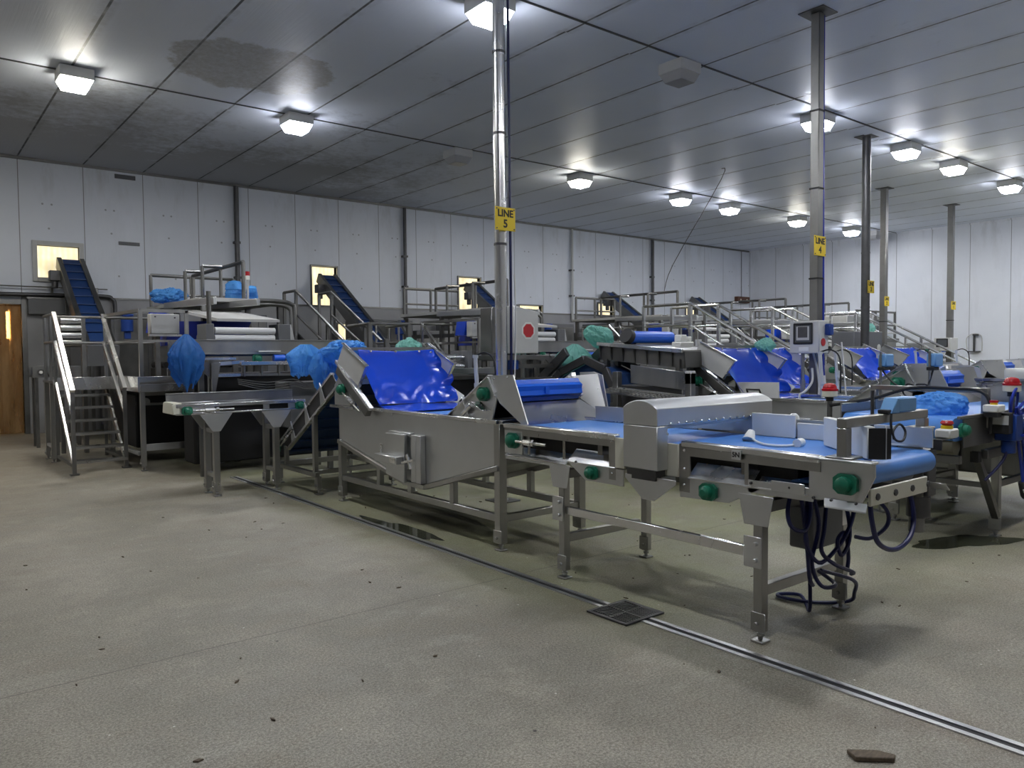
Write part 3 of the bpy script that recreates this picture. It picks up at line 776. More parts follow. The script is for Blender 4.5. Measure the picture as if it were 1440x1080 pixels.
# ---------------------------------------------------------------- packing conveyor 5N
def make_pack():
    t = thing('inspection_conveyor', (3.9,3.0,0), 'long packing conveyor with pale blue belt and the 5N label on its side', 'conveyor')
    xa, xb = 3.42, 4.22; yE = 1.74; yS = 4.34
    # belt with rounded end
    yc, zc, rc = 1.775, .922, .058
    pr = [(4.36,.98),(yc,.98)]
    for k in range(1, 12):
        a = PI/2 + PI*k/12
        pr.append((yc+rc*math.cos(a), zc+rc*math.sin(a)))
    pr += [(yc,zc-rc),(2.1,.852),(2.1,.860),(1.9,.872)]
    for k in range(12, -1, -1):
        a = PI/2 + PI*k/12
        pr.append((yc+.03+(rc-.012)*math.cos(a)*.9, zc+(rc-.012)*math.sin(a)))
    pr += [(4.36,.968)]
    MB().box(xa+.10,2.1,.80,xb-.10,4.30,.955).build('bed', BLACK, t)
    MB().prism([(xa+.04,y,z) for y, z in pr], (xb-xa-.08,0,0)).build('belt', BELT, t, 0, 25)
    # side frames
    for x, s in ((xa, -1), (xb, 1)):
        b = MB().bar((x,yS,.985),(x,3.24,.985),.05,.035).bar((x,2.74,.99),(x,1.92,.985),.05,.035)
        b.build('top_rail', BRIGHT, t, .006)
        b = MB().bar((x+s*.004,yS,.95),(x+s*.004,3.24,.95),.014,.05).bar((x+s*.004,2.74,.95),(x+s*.004,1.92,.95),.014,.05)
        b.build('side_lip', STEEL, t)
        b = MB()
        for y in (yS-.005,4.08,3.72,2.71,2.33,1.97): b.box(x-.004,y-.012,.80,x+.004,y+.012,.97)
        b.box(x-.006,3.25,.72,x+.006,3.31,.975).box(x-.006,2.69,.72,x+.006,2.765,.99)
        b.build('upright', STEEL, t, .002)
        b = MB().prism([(x+s*.01,yS,.765),(x+s*.01,3.70,.765),(x-s*.07,3.70,.825),(x-s*.07,yS,.825)], (0,0,.006))
        b.prism([(x+s*.01,3.68,.79),(x+s*.01,3.26,.79),(x-s*.075,3.26,.865),(x-s*.075,3.68,.865)], (0,0,.006))
        b.prism([(x+s*.01,2.70,.80),(x+s*.01,2.30,.80),(x-s*.075,2.30,.875),(x-s*.075,2.70,.875)], (0,0,.006))
        b.prism([(x+s*.01,2.28,.80),(x+s*.01,1.98,.80),(x-s*.06,1.98,.85),(x-s*.06,2.28,.85)], (0,0,.006))
        b.build('drip_tray', BRIGHT, t)
        b = MB().box(x-.005,3.70,.745,x+.005,yS,.78)
        b.prism([(x-.005,3.68,.79),(x-.005,3.19,.79),(x-.005,3.19,.69),(x-.005,3.52,.69)], (.01,0,0))
        b.prism([(x-.005,2.76,.80),(x-.005,2.24,.80),(x-.005,2.44,.70),(x-.005,2.76,.69)], (.01,0,0))
        b.box(x-.005,1.96,.775,x+.005,2.32,.84).box(x+s*.01-.004,2.0,.80,x+s*.01+.004,2.18,.855)
        b.build('lower_panel', SHEET, t, .002)
        ye = 1.66 if s < 0 else 1.80
        b = MB().prism([(x-.006,1.98,.79),(x-.006,1.98,.985),(x-.006,ye,.985),(x-.006,ye,.93),(x-.006,ye+.06,.80)], (.012,0,0))
        b.box(x-.012,4.14,.79,x+.004,yS,.955)
        b.prism([(x+s*.012,1.90,.80),(x+s*.012,1.69,.80),(x+s*.045,1.68,.765),(x+s*.045,1.88,.765)], (0,0,.008))
        b.build('end_plate', SHEET, t, .003)
        b = MB().box(x-.035,ye,.985,x+.03,1.98,.998); b.build('end_cap', SHEET, t, .004)
        bearing(t, (x+s*.008,4.24,.885), (s,0,0)); bearing(t, (x+s*.006,3.45,.745), (s,0,0), .032)
        bearing(t, (x+s*.006,2.56,.745), (s,0,0), .036)

        if s < 0: bearing(t, (x+s*.008,1.79,.885), (s,0,0), .038)
    tension(t, (xa-.035,4.18,.885), (xa-.035,3.86,.885))
    MB().cyl((xa+.02,yc,zc),(xb-.02,yc,zc),rc-.014,20).build('end_roller', DULL, t)
    b = MB()
    for y in (4.1,3.4,2.9,2.35): b.box(xa+.01,y-.02,.86,xb-.01,y+.02,.96)
    b.build('cross_member', DULL, t)
    # far side guard wall and white liners
    MB().box(xb-.03,1.74,.99,xb-.02,4.2,1.085).bar((xb-.025,1.74,1.087),(xb-.025,4.2,1.087),.02,.012).build('side_wall', SHEET, t)
    MB().box(xb-.06,2.50,.98,xb-.05,2.80,1.12).box(xb-.045,2.28,.98,xb-.035,2.50,1.075).build('white_liner', WHITE, t, .004)
    b = MB().box(xa-.015,3.17,.80,xa+.0,3.25,.985).box(xa-.015,2.765,.80,xa,2.86,.985)
    b.build('cream_guard', CREAM, t, .003)
    bolts(t, [(xa-.006,3.28,.955),(xa-.006,3.28,.76),(xa-.006,2.725,.955),(xa-.006,2.725,.85),(xa-.006,2.725,.76)], (-1,0,0), .010)
    bolts(t, [(xa-.006,2.30,.825),(xa-.006,2.08,.83),(xa-.006,3.60,.80),(xa-.006,2.25,.99),(xa-.014,1.95,.80),(xa-.014,1.86,.80),(xa-.014,1.74,.80)], (-1,0,0), .008, DARKST)
    # white cross bar with four dark plugs under the end roller
    cb = MB().box(xa+.03,1.695,.787,xb-.19,1.71,.866).build('cross_bar', CREAM, t, .003)
    bolts(cb, [(xa+.09+k*.175,1.695,.826) for k in range(4)], (0,-1,0), .017, DARKST, 'plug')
    # legs
    for y in (3.755, 2.266):
        for x in (xa+.03, xb+.04):
            leg(t, x, y, .73, .054)
    b = MB()
    for y in (3.755, 2.266):
        for x in (xa-.008, xb+.07):
            b.prism([(x,y+.11,.765),(x,y-.095,.765),(x,y-.065,.61),(x,y+.075,.61)], (.006,0,0))
    b.build('leg_bracket', SHEET, t, .002)
    b = MB()
    for y, z in ((3.755,.47),(2.266,.47)):
        b.box(xa-.012,y-.028,z-.08,xa-.002,y+.075,z+.08).cyl((xa-.03,y,z-.04),(xa-.004,y,z-.04),.012,8).cyl((xa-.03,y,z+.045),(xa-.004,y,z+.045),.012,8)
    b.box(xb-.04,2.225,.50,xb+.07,2.236,.70).cyl((xb+.03,2.21,.56),(xb+.03,2.23,.56),.012,8).cyl((xb+.03,2.21,.65),(xb+.03,2.23,.65),.012,8)
    b.build('clamp_plate', SHEET, t, .002)
    MB().bar((xa+.03,3.72,.46),(xa+.03,2.30,.46),.03,.055).build('side_stretcher', BRIGHT, t, .003)
    MB().bar((xb+.04,3.72,.66),(xb+.04,2.30,.66),.04,.055).build('far_stretcher', DULL, t, .003)
    b = MB()
    for y in (3.755, 2.266): b.bar((xa+.06,y,.27),(xb-.05,y,.27),.045,.055)
    b.build('end_stretcher', STEEL, t, .003)
    MB().bar((xa+.06,2.266,.70),(xb-.05,2.266,.70),.05,.06).bar((xa+.06,3.755,.70),(xb-.05,3.755,.70),.05,.06).build('top_stretcher', DULL, t, .003)
    MB().box(3.80,2.18,.43,4.12,2.32,.66).build('junction_box', GREYP, t, .008)
    # small plate reading 5N
    lp = MB().box(xa-.034,2.345,.94,xa-.028,2.40,.99).build('label_plate', PALEG, t)
    text('5N', .036, (xa-.0345,2.3725,.965), lp, INK, (PI/2,0,-PI/2), .0008)
    # bridge frame over the end
    b = MB().box(xa+.005,1.80,1.0,xa+.055,1.85,1.14).box(xb+.02,1.80,.99,xb+.07,1.85,1.14).box(xa+.005,1.80,1.14,xb+.06,1.85,1.185)
    b.box(xa-.025,1.76,.998,xa+.085,1.89,1.008).box(xb-.02,1.77,1.085,xb+.08,1.88,1.095)
    b.build1('bridge_frame', STEEL, t, .004)
    # gear motor at the far end
    m = MB().box(xb+.02,1.78,.72,xb+.12,1.92,.97).cyl((xb+.07,1.85,.72),(xb+.07,1.85,.60),.06,14)
    m.build('gear_motor', DARKST, t, .006)
    MB().cyl((xb+.07,1.86,.60),(xb+.07,1.86,.52),.04,12).build('motor_cap', DULL, t)
    MB().box(xb+.0,1.80,.72,xb+.02,2.1,.86).build('motor_plate', DULL, t, .003)
    return t
PK5 = make_pack()

# metal detector arch straddling the belt
def make_arch():
    t = thing('metal_detector', (3.95,2.97,.0), 'stainless metal detector arch with rounded top straddling the pale blue belt', 'detector')
    ya, yb = 2.827, 3.085
    prof = []
    for k in range(11):
        u = k/10; prof.append((yb+(ya-yb)*u, 1.184 + .046*math.sin(PI*u)**.8))
    top = [(3.30,y,z) for y, z in prof] + [(3.30,ya,1.085),(3.30,yb,1.085)]
    MB().prism(top, (1.13,0,0)).build('hood', SHEET, t, .004)
    for x0 in (3.30, 4.33):
        MB().box(x0,ya,.835,x0+.095,yb,1.085).build('column', SHEET, t, .005)
    MB().box(3.396,ya+.02,1.066,4.33,yb-.02,1.086).build('liner', WHITE, t)
    bolts(t, [(3.41+k*.07,ya,1.098) for k in range(14)] + [(3.385,ya,1.04)], (0,-1,0), .008)
    MB().box(3.312,ya+.02,.795,3.39,yb-.02,.833).box(3.33,ya+.04,.77,3.38,yb-.04,.797).build('mount', DARKST, t)
    MB().prism([(3.345,3.11,.79),(3.345,2.735,.79),(3.345,2.735,.765),(3.345,2.89,.655),(3.345,2.98,.655),(3.345,3.11,.765)], (.008,0,0)).build('bracket', SHEET, t, .002)
    MB().prism([(4.37,3.11,.83),(4.37,2.74,.83),(4.37,2.89,.655),(4.37,2.98,.655)], (.008,0,0)).build('bracket', SHEET, t, .002)
    return t
make_arch()

# items on and around the packing conveyor
wb = thing('diverter_board', (3.82,2.0,1.02), 'white diverter board angled across the blue belt under the bridge frame', 'board')
dv = Vector((-.375,-.43,0)); nn = Vector((.42,-.35,0)).normalized()*.018
p0 = Vector((3.955,2.19,.985)); p1 = p0+dv
MB().prism([p0-nn, p1-nn, p1+nn, p0+nn], (0,0,.155)).build('panel', WHITE, wb, .004)
p2 = p1 + Vector((.045,-.05,0)); q0 = p1+nn; q1 = p2+nn
MB().prism([p1-nn*.9, p2-nn*.9, p2+nn*1.4, p1+nn*1.4], (0,0,.15)).build('rubber_end', BLACK, wb, .004)
p3 = p2 + Vector((.03,.022,0))
MB().prism([p2-nn*.2, p2-nn*.2+dv*.02, p3+dv*.02, p3], (0,0,.155)).build('tab', WHITE, wb)
st = thing('photo_sensor', (3.9,1.83,1.19), 'pale blue sensor box on a thin rod clamped to the bridge frame', 'sensor')
MB().cyl((3.80,1.865,.99),(3.80,1.865,1.30),.009,8).box(3.78,1.845,1.15,3.82,1.875,1.175).build('rod', DARKST, st)
MB().box(3.90,1.78,1.187,4.10,1.85,1.262).build('box', LBLUE, st, .008); MB().prism([(3.83,1.85,1.187),(3.91,1.85,1.187),(3.91,1.85,1.262),(3.89,1.85,1.262)], (0,-.07,0)).build('cap', LBLUE, st, .004); MB().box(3.81,1.79,1.186,3.90,1.845,1.205).build('clamp', BLACK, st, .004)
MB().tube(cr([(3.84,1.79,1.19),(3.82,1.78,1.12),(3.84,1.77,1.06),(3.90,1.76,1.05),(3.95,1.77,1.09),(3.91,1.78,1.13),(3.84,1.78,1.10),(3.83,1.77,1.06)],5),.006,6).build('lead', BLACK, st)
es = thing('stop_button', (4.38,1.80,1.09), 'white stop button box with red knob on the corner of the 5N conveyor', 'button')
MB().box(4.29,1.735,1.02,4.46,1.79,1.025).box(4.29,1.735,.97,4.30,1.79,1.02).build('bracket', DARKST, es)
MB().box(4.355,1.72,1.025,4.475,1.80,1.075).build('box', WHITE, es, .008)
MB().cyl((4.415,1.76,1.075),(4.415,1.76,1.092),.03,16).build('collar', YELLOW, es); MB().tube([(4.415,1.76,1.092),(4.415,1.76,1.105),(4.415,1.76,1.118)],[.022,.034,.026],16).build('knob', RED, es)
tag(MB().tube(cr([(3.865,2.60,1.0),(3.80,2.53,.992),(3.74,2.45,.988),(3.71,2.37,.988),(3.75,2.31,.988),(3.82,2.29,.99)],6),.007,8).cyl((3.85,2.61,.985),(3.89,2.62,1.035),.038,14,.02).cyl((3.80,2.275,1.0),(3.87,2.29,1.0),.024,12).build('white_lead', WHITE), 'white lead with a plug at each end lying on the pale blue belt', 'lead')
tag(MB().lathe([(.028,.0),(.036,.02),(.036,.09),(.03,.13),(.015,.145)], (4.24,2.56,.977), 14).build('plastic_bottle', WHITE), 'small white plastic bottle on the belt behind the white liner', 'bottle')
# blue cables looped under the end of the conveyor
lc = tag(MB().tube(cr([(3.49,1.72,.80),(3.47,1.70,.72),(3.52,1.70,.62),(3.62,1.70,.565),(3.74,1.70,.55),(3.86,1.70,.59),(3.94,1.72,.68),(3.95,1.75,.80)],6),.012,8).build('cable_loop', CABLE), 'dark blue cable hanging in one wide loop below the belt end', 'cable')
hangs = [[(3.55,2.15,.80),(3.46,2.12,.70),(3.47,2.1,.62),(3.56,2.08,.60),(3.64,2.1,.70),(3.62,2.12,.80)],
         [(3.70,2.15,.80),(3.60,2.1,.62),(3.57,2.08,.52),(3.66,2.05,.42),(3.86,2.02,.55),(4.0,2.05,.72),(3.98,2.1,.8)],
         [(3.72,2.15,.80),(3.72,2.1,.6),(3.62,2.08,.42),(3.66,2.05,.30),(3.80,2.05,.28),(3.9,2.2,.30)],
         [(3.90,2.15,.80),(3.74,2.08,.58),(3.66,2.05,.48),(3.75,2.03,.40),(3.92,2.02,.33),(3.98,2.06,.30)],
         [(3.62,2.15,.80),(3.60,2.1,.55),(3.60,2.08,.35),(3.70,2.12,.28)],
         [(4.0,2.15,.78),(3.98,2.08,.62),(3.9,2.03,.50),(3.8,2.02,.44),(3.78,2.03,.52),(3.88,2.04,.54),(3.95,2.06,.40),(3.92,2.05,.34)],
         [(4.05,2.1,.75),(4.16,1.98,.66),(4.18,1.96,.56),(4.08,2.0,.49),(4.0,2.05,.50)],
         [(3.92,2.2,.30),(4.20,2.16,.20),(4.33,2.22,.09),(4.36,2.27,.02),(4.20,2.40,.014),(4.14,2.56,.014),(4.18,2.62,.014),(4.26,2.52,.014),(4.05,2.34,.014),(3.98,2.30,.26)]]
tb = thing('cable_tangle', (3.8,2.1,.0), 'tangle of dark blue cables hanging under the end of the 5N conveyor', 'cable')
for h in hangs: MB().tube(cr(h,6),.011,7).build('cable', CABLE, tb)
# ---------------------------------------------------------------- short transfer conveyor on four legs
def make_transfer():
    t = thing('transfer_conveyor', (2.95,8.5,0), 'short waist-high conveyor on two pairs of legs beside the steep elevator', 'conveyor')
    x0, x1, ya, yb = 2.22, 3.66, 8.36, 8.72
    MB().bar((x0+.03,ya,.985),(x1,ya,.985),.05,.04).bar((x0+.03,ya,.90),(x1,ya,.90),.03,.02).build('top_rail', BRIGHT, t, .005)
    MB().bar((x0+.03,yb,.985),(x1,yb,.985),.04,.04).box(x0+.03,yb-.01,.985,x1,yb,1.095).bar((x0+.03,yb,1.10),(x1,yb,1.10),.03,.012).build('back_flange', STEEL, t, .004)
    b = MB().box(x0+.06,ya-.006,.89,x0+.42,ya+.006,.97).box(x1-.2,ya-.006,.89,x1,ya+.006,.97).box(x0+.95,ya-.01,.915,x0+1.02,ya-.004,.965)
    b.build('side_panel', SHEET, t, .002)
    MB().box(x0+.06,ya+.03,.91,x1-.03,yb-.03,.97).build('belt', BLACK, t)
    MB().prism([(x0,ya-.02,.90),(x0,yb+.02,.90),(x0,yb+.02,1.0),(x0+.02,yb+.02,1.02),(x0+.02,ya-.02,1.02),(x0,ya-.02,1.0)], (.075,0,0)).build('end_cap', CREAM, t, .008)
    bearing(t, (x0+.14,ya-.01,.935), (0,-1,0), .036); bearing(t, (x1-.07,ya-.01,.935), (0,-1,0), .036)
    tension(t, (x0+.2,ya-.035,.935), (x0+.62,ya-.035,.935))
    for x, f in ((2.66,8.40),(3.32,8.40)):
        for y in (8.385, 8.68): leg(t, x, y, .86, .062)
        g = MB().prism([(x-.17,ya-.012,.89),(x+.17,ya-.012,.89),(x+.04,ya-.012,.70),(x-.04,ya-.012,.70)], (0,.007,0)).prism([(x-.17,yb,.89),(x+.17,yb,.89),(x+.04,yb,.70),(x-.04,yb,.70)], (0,.007,0))
        g.build('gusset', SHEET, t)
        MB().bar((x,8.40,.70),(x,8.66,.70),.04,.05).bar((x,8.40,.22),(x,8.66,.22),.04,.05).build('stretcher', STEEL, t, .003)
    return t
make_transfer()

# ---------------------------------------------------------------- upstream machines of one line (built at LINE 5, repeated for the others)
LN = {5: 'nearest the strip curtain', 4: 'second from the strip curtain', 3: 'third from the strip curtain', 2: 'fourth from the strip curtain', 1: 'closest to the end wall'}
UP = []
def up(t, text_, group): UP.append((t, text_, group)); t['label'] = text_ + ' ' + LN[5]; t['group'] = group; return t

def rail(b, pts, r=.022): 
    for p, q in zip(pts[:-1], pts[1:]): b.cyl(p, q, r, 8)
    return b

def make_incline():
    t = up(thing('incline_conveyor', (2.85,16.5,0), '', 'conveyor'), 'steep conveyor with cleated blue belt up to a lit window,', 'incline conveyors to the lit windows')
    xa, xb = 2.63, 3.03; A = Vector((0,15.0,1.62)); Bv = Vector((0,17.72,3.40))
    for x in (xa, xb):
        MB().bar(A+Vector((x,0,0)), Bv+Vector((x,0,0)), .09, .24).build('side_rail', DULL, t, .008)
    d = (Bv-A).normalized(); nrm = Vector((0,-d.z,d.y))
    b = MB().bar(A+Vector(((xa+xb)/2,0,0))+nrm*.07, Bv+Vector(((xa+xb)/2,0,0))+nrm*.07, xb-xa-.06, .02)
    b.build('belt', mat('incline_belt', (.012,.045,.17), .55), t)
    c = MB(); L = (Bv-A).length
    for k in range(10):
        p = A + d*(.15+k*.32) + nrm*.10; c.bar(p+Vector((xa+.04,0,0)), p+Vector((xb-.04,0,0)), .015, .04, (0,1,0))
    c.build('cleat', BELTD, t)
    MB().box(xa-.22,17.3,3.0,xa-.03,17.5,3.2).cyl((xa-.12,17.4,2.86),(xa-.12,17.4,3.0),.06,12).build('drive_motor', DARKST, t, .01)
    for x in (xa, xb): MB().box(x-.03,15.4,0,x+.03,15.46,1.8).box(x-.03,16.9,0,x+.03,16.96,2.75).build('post', DULL, t)
    MB().prism([(xa-.05,14.75,1.70),(xa-.05,15.35,1.75),(xa-.05,15.2,1.35),(xa-.05,14.85,1.35)], (xb-xa+.1,0,0)).build('boot', GREYP, t)
    m = MB().cyl((3.25,14.95,1.95),(3.25,14.95,2.22),.10,14); m.box(3.16,14.86,2.22,3.34,15.04,2.26).box(3.20,14.90,1.82,3.30,15.0,1.95)
    m.build('boot_motor', MOTOR, t, .01)
    return t
make_incline()

def make_platform():
    t = up(thing('stair_platform', (2.7,12.0,0), '', 'platform'), 'steel access platform with a steep railed stair,', 'access platforms with stairs')
    z = 1.14
    MB().box(1.72,12.36,z,3.7,13.3,z+.03).box(2.50,10.88,z,3.7,12.36,z+.03).build('deck', DULL, t)
    MB().box(1.72,12.34,z-.10,2.50,12.37,z+.08).box(2.50,10.87,z-.10,3.55,10.90,z).box(2.50,10.89,z-.02,3.55,10.91,z+.10).box(2.47,10.88,z-.10,2.50,12.36,z+.10).build('kick_plate', BRIGHT, t, .002)
    for x, y in ((1.75,12.70),(2.53,10.92),(3.55,10.95),(3.42,11.45),(1.75,13.2),(3.6,13.2),(2.5,12.6)):
        leg(t, x, y, z, .06)
    b = MB()
    rail(b, [(1.75,12.35,z),(1.75,12.35,2.11),(1.75,13.2,2.11),(1.75,13.2,z)]); rail(b, [(1.75,12.70,z),(1.75,12.70,2.11)]); rail(b, [(1.75,12.35,1.72),(1.75,13.2,1.72)])
    rail(b, [(1.75,13.2,2.11),(3.6,13.2,2.11),(3.6,13.2,z)]); rail(b, [(1.75,13.2,1.72),(3.6,13.2,1.72)])
    b.bar((2.45,12.66,z),(2.45,12.66,2.13),.045).bar((2.53,10.92,z),(2.53,10.92,2.11),.05).bar((3.11,10.92,1.3),(3.11,10.92,2.12),.045)
    b.bar((2.45,12.66,2.11),(2.53,10.92,2.11),.045).bar((2.45,12.66,1.71),(2.53,10.92,1.71),.03).bar((2.53,10.92,2.11),(3.13,10.92,2.11),.045).bar((2.53,10.92,1.71),(2.98,10.92,1.71),.03)
    b.build('guard_rail', STEEL, t)
    for x, y0, y1 in ((1.75,11.16,12.33),(2.42,11.46,12.64)):
        MB().bar((x,y1,1.13),(x,y0,.10),.03,.075).build('stringer', BRIGHT, t, .003)
        b = MB(); b.bar((x,y1+.02,2.12),(x,y0-.09,1.07),.05,.05).bar((x,y1,1.72),(x,y0-.05,.76),.042,.042)
        b.build('stair_rail', BRIGHT, t)
        MB().bar((x,y0-.06,.02),(x,y0-.06,1.08),.045).box(x-.05,y0-.11,0,x+.05,y0-.01,.02).bar((x,y1,.05),(x,y1,1.12),.04).bar((x,y0,.12),(x,y1,.12),.03,.04).build('stair_post', DULL, t)
    for k in range(6):
        u = (k+.15)/6; y = 11.3+1.17*u; zz = .12+1.0*u
        b = MB()
        b.box(1.76,y-.02,zz-.03,2.42,y,zz)
        for j in range(6): b.box(1.76,y+.012+j*.03,zz-.012,2.42,y+.022+j*.03,zz)
        b.build('tread', STEEL, t)
    MB().bar((2.53,10.95,.30),(3.55,10.95,.30),.04,.09).bar((2.5,11.0,.22),(2.5,12.55,.22),.04,.05).bar((1.75,12.75,.22),(1.75,13.2,.22),.04).build('low_rail', SHEET, t, .003)
    MB().bar((2.6,11.2,1.0),(3.3,11.2,1.0),.05).bar((2.6,11.2,.86),(3.3,11.2,.86),.03).cyl((2.62,11.16,.9),(2.62,11.1,.9),.05,14).build('under_conveyor', STEEL, t)
    MB().box(2.62,11.7,.22,3.5,13.1,.98).build('deck_shade_block', BLACK, t, .02)  # added black block, stands in for the deep shadow below the deck
    return t
make_platform()

def make_gantry():
    t = up(thing('inspection_gantry', (4.5,14.0,0), '', 'gantry'), 'high inspection gantry of steel tube over the machines,', 'inspection gantries')
    z = 2.42; zr = 3.035
    MB().box(3.78,12.5,z-.06,5.15,15.7,z).build('deck', DULL, t)
    MB().bar((3.95,12.48,z-.02),(5.15,12.48,z-.02),.04,.06).bar((3.78,12.5,z-.02),(3.78,15.7,z-.02),.04,.06).build('edge', PALEG, t)
    b = MB()
    rail(b, [(3.82,15.6,z),(3.82,15.6,zr),(4.55,15.6,zr)], .032); rail(b, [(4.55,15.6,zr),(5.35,15.6,zr),(5.35,15.6,z)], .028)
    rail(b, [(4.5,15.3,z),(4.5,15.3,zr),(4.5,12.6,zr),(4.5,12.6,z)], .034); rail(b, [(4.5,13.72,z),(4.5,13.72,zr)], .03)
    for y in (14.12, 13.16): rail(b, [(4.02,y,z),(4.02,y,2.99),(4.34,y,3.0)], .03)
    rail(b, [(3.82,15.6,2.68),(5.35,15.6,2.68)], .022); rail(b, [(4.55,15.6,z),(4.55,15.6,zr)], .03)
    b.build('hand_rail', DULL, t)  # darker steel puts the backlit look of the rails into the colour
    # slanting roller bed under the gantry, white lip
    MB().bar((3.62,13.9,2.36),(3.62,11.3,2.30),.05,.10).bar((4.25,13.9,2.36),(4.25,11.3,2.30),.05,.10).build('bed_rail', SHEET, t, .004)
    MB().prism([(3.55,12.9,2.25),(3.55,11.0,2.03),(3.55,11.0,1.99),(3.55,12.9,2.21)], (.9,0,0)).build('tilted_tray', PALEG, t)
    for x, y in ((3.86,12.6),(5.1,12.6),(3.86,15.6),(5.1,15.6),(3.86,14.1),(5.1,14.1)):
        MB().box(x-.04,y-.04,.01,x+.04,y+.04,z-.06).build('leg', DULL, t)
    MB().bar((3.86,12.6,1.2),(5.1,12.6,1.2),.05,.08).bar((3.86,12.6,1.9),(3.86,15.6,1.9),.05,.08).bar((5.1,12.6,1.5),(5.1,15.6,1.5),.05,.08).build('brace', DULL, t)
    p = MB().tube(cr([(4.6,12.4,2.40),(5.0,12.4,2.40),(5.22,12.4,2.36),(5.28,12.4,2.2),(5.28,12.4,1.1)],5),.035,8).tube(cr([(4.6,12.3,2.33),(4.95,12.3,2.33),(5.13,12.3,2.28),(5.17,12.3,2.1),(5.17,12.3,1.1)],5),.028,8)
    p.build('down_pipe', DULL, t)
    return t
make_gantry()

def make_grader():
    t = up(thing('roller_table', (3.9,11.3,0), '', 'machine'), 'sorting table with white rollers between grey end plates,', 'roller sorting tables')
    for k, zz in enumerate((1.86,1.755,1.66)):
        MB().cyl((3.5,10.98+k*.02,zz),(4.36,10.98+k*.02,zz),.048,16).build('roller', ROLLER, t)
    MB().box(3.36,10.9,1.55,3.47,11.3,1.95).box(4.40,10.92,1.5,4.58,11.3,1.96).box(3.36,11.3,1.55,4.5,11.34,1.80).build('end_plate', GREYP, t, .006)
    MB().cyl((3.42,10.95,1.5),(3.42,10.95,2.40),.032,10).build('post', DULL, t)
    MB().prism([(4.42,10.94,1.96),(4.60,10.94,1.96),(4.7,10.94,1.5),(4.42,10.94,1.5)], (0,.04,0)).build('hopper_side', SHEET, t)
    for x in (3.78,4.45):
        for y in (11.0,12.0): MB().box(x-.035,y-.035,.0,x+.035,y+.035,1.56).build('leg', DULL, t)
    MB().box(3.4,11.0,1.36,4.5,12.1,1.52).build('body', GREYP, t, .01)
    MB().box(3.72,11.4,.45,4.6,12.2,1.05).build('catch_box', DARKST, t, .01)
    MB().prism([(3.2,12.0,2.02),(4.4,12.0,2.05),(4.25,12.0,1.72),(3.1,12.0,1.66)], (0,.4,0)).build('blue_chute', mat('chute_blue', (.012,.03,.30), .35), t)
    MB().prism([(2.95,11.9,2.17),(3.18,11.9,2.12),(3.05,11.9,1.86),(2.9,11.9,1.85)], (0,.3,0)).build('chute_flap', PVC, t)
    return t
make_grader()

def make_cross_tray():
    t = up(thing('cross_conveyor', (3.6,9.6,0), '', 'conveyor'), 'long level cross conveyor with deep steel side,', 'cross conveyors')
    MB().box(2.60,9.46,1.53,4.62,9.475,1.69).bar((2.60,9.455,1.695),(4.62,9.455,1.695),.03,.015).bar((2.60,9.455,1.53),(4.62,9.455,1.53),.04,.02).build('side_plate', STEEL, t, .003)
    MB().box(2.60,9.9,1.53,4.62,9.915,1.69).build('rear_plate', STEEL, t)
    MB().box(2.63,9.48,1.50,4.6,9.9,1.53).build('belt', BELTD, t)
    bearing(t, (2.72,9.45,1.475), (0,-1,0), .04); bearing(t, (3.52,9.45,1.47), (0,-1,0), .04)
    MB().cyl((3.72,9.42,1.47),(3.86,9.42,1.47),.045,14).build('drive_roller', DRUM, t)
    MB().box(3.52,9.38,1.55,3.80,9.44,1.565).build('cover', WHITE, t)
    MB().bar((3.30,9.40,1.41),(4.72,9.40,1.41),.04,.045).build('lower_rail', BRIGHT, t, .003)
    MB().bar((2.95,9.42,1.40),(3.35,9.42,1.43),.02,.04).bar((2.95,9.42,1.27),(3.30,9.42,1.27),.03,.04).bar((2.85,9.42,1.47),(3.25,9.42,1.47),.03,.03).build('link_arm', BRIGHT, t, .002)
    b = MB()
    for k in range(6): b.box(3.34+k*.22,9.41,1.25,3.36+k*.22,9.47,1.40)
    b.bar((3.3,9.44,1.27),(4.6,9.44,1.25),.03,.03).build('rib', DULL, t)
    MB().prism([(2.95,9.40,1.42),(3.06,9.40,1.42),(2.98,9.40,1.0),(2.95,9.40,1.0)], (0,.03,0)).prism([(2.74,9.44,1.45),(3.0,9.44,1.42),(2.98,9.44,1.2)], (0,.02,0)).build('support_bracket', DULL, t)
    for x in (2.97,4.5):
        for y in (9.5,9.88): MB().box(x-.03,y-.03,0,x+.03,y+.03,1.5).build('leg', DULL, t)
    for k in range(4):
        MB().tube(cr([(3.25,9.38-.01*k,1.22-.02*k),(3.6,9.36,1.17-.03*k),(3.95,9.36,1.20-.03*k),(4.15,9.36,1.13-.02*k),(4.45,9.38,1.16-.015*k)],4),.006,6).build('wire', DULL, t)
    MB().box(4.0,9.6,.55,4.6,10.1,1.15).build('drive_cabinet', GREYP, t, .01); MB().box(2.95,10.15,.12,4.62,10.6,1.28).build('shade_box', BLACK, t, .02)  # second piece is an added black box that imitates shadow behind the legs
    return t
make_cross_tray()

def make_panel():
    t = up(thing('control_cabinet', (3.0,11.5,1.14), '', 'cabinet'), 'pale control cabinet on a post at the platform edge,', 'pale cabinets at the platforms')
    MB().box(2.80,11.5,1.82,3.18,11.68,2.10).build('case', PALEG, t, .008)
    MB().bar((2.76,11.48,1.80),(3.2,11.48,1.80),.06,.03).build('tray', BRIGHT, t)
    MB().box(2.87,11.55,1.17,2.93,11.61,1.82).build('post', DULL, t)
    bolts(t, [(2.86,11.5,2.06),(3.12,11.5,2.05)], (0,-1,0), .012, DARKST)
    return t
make_panel()

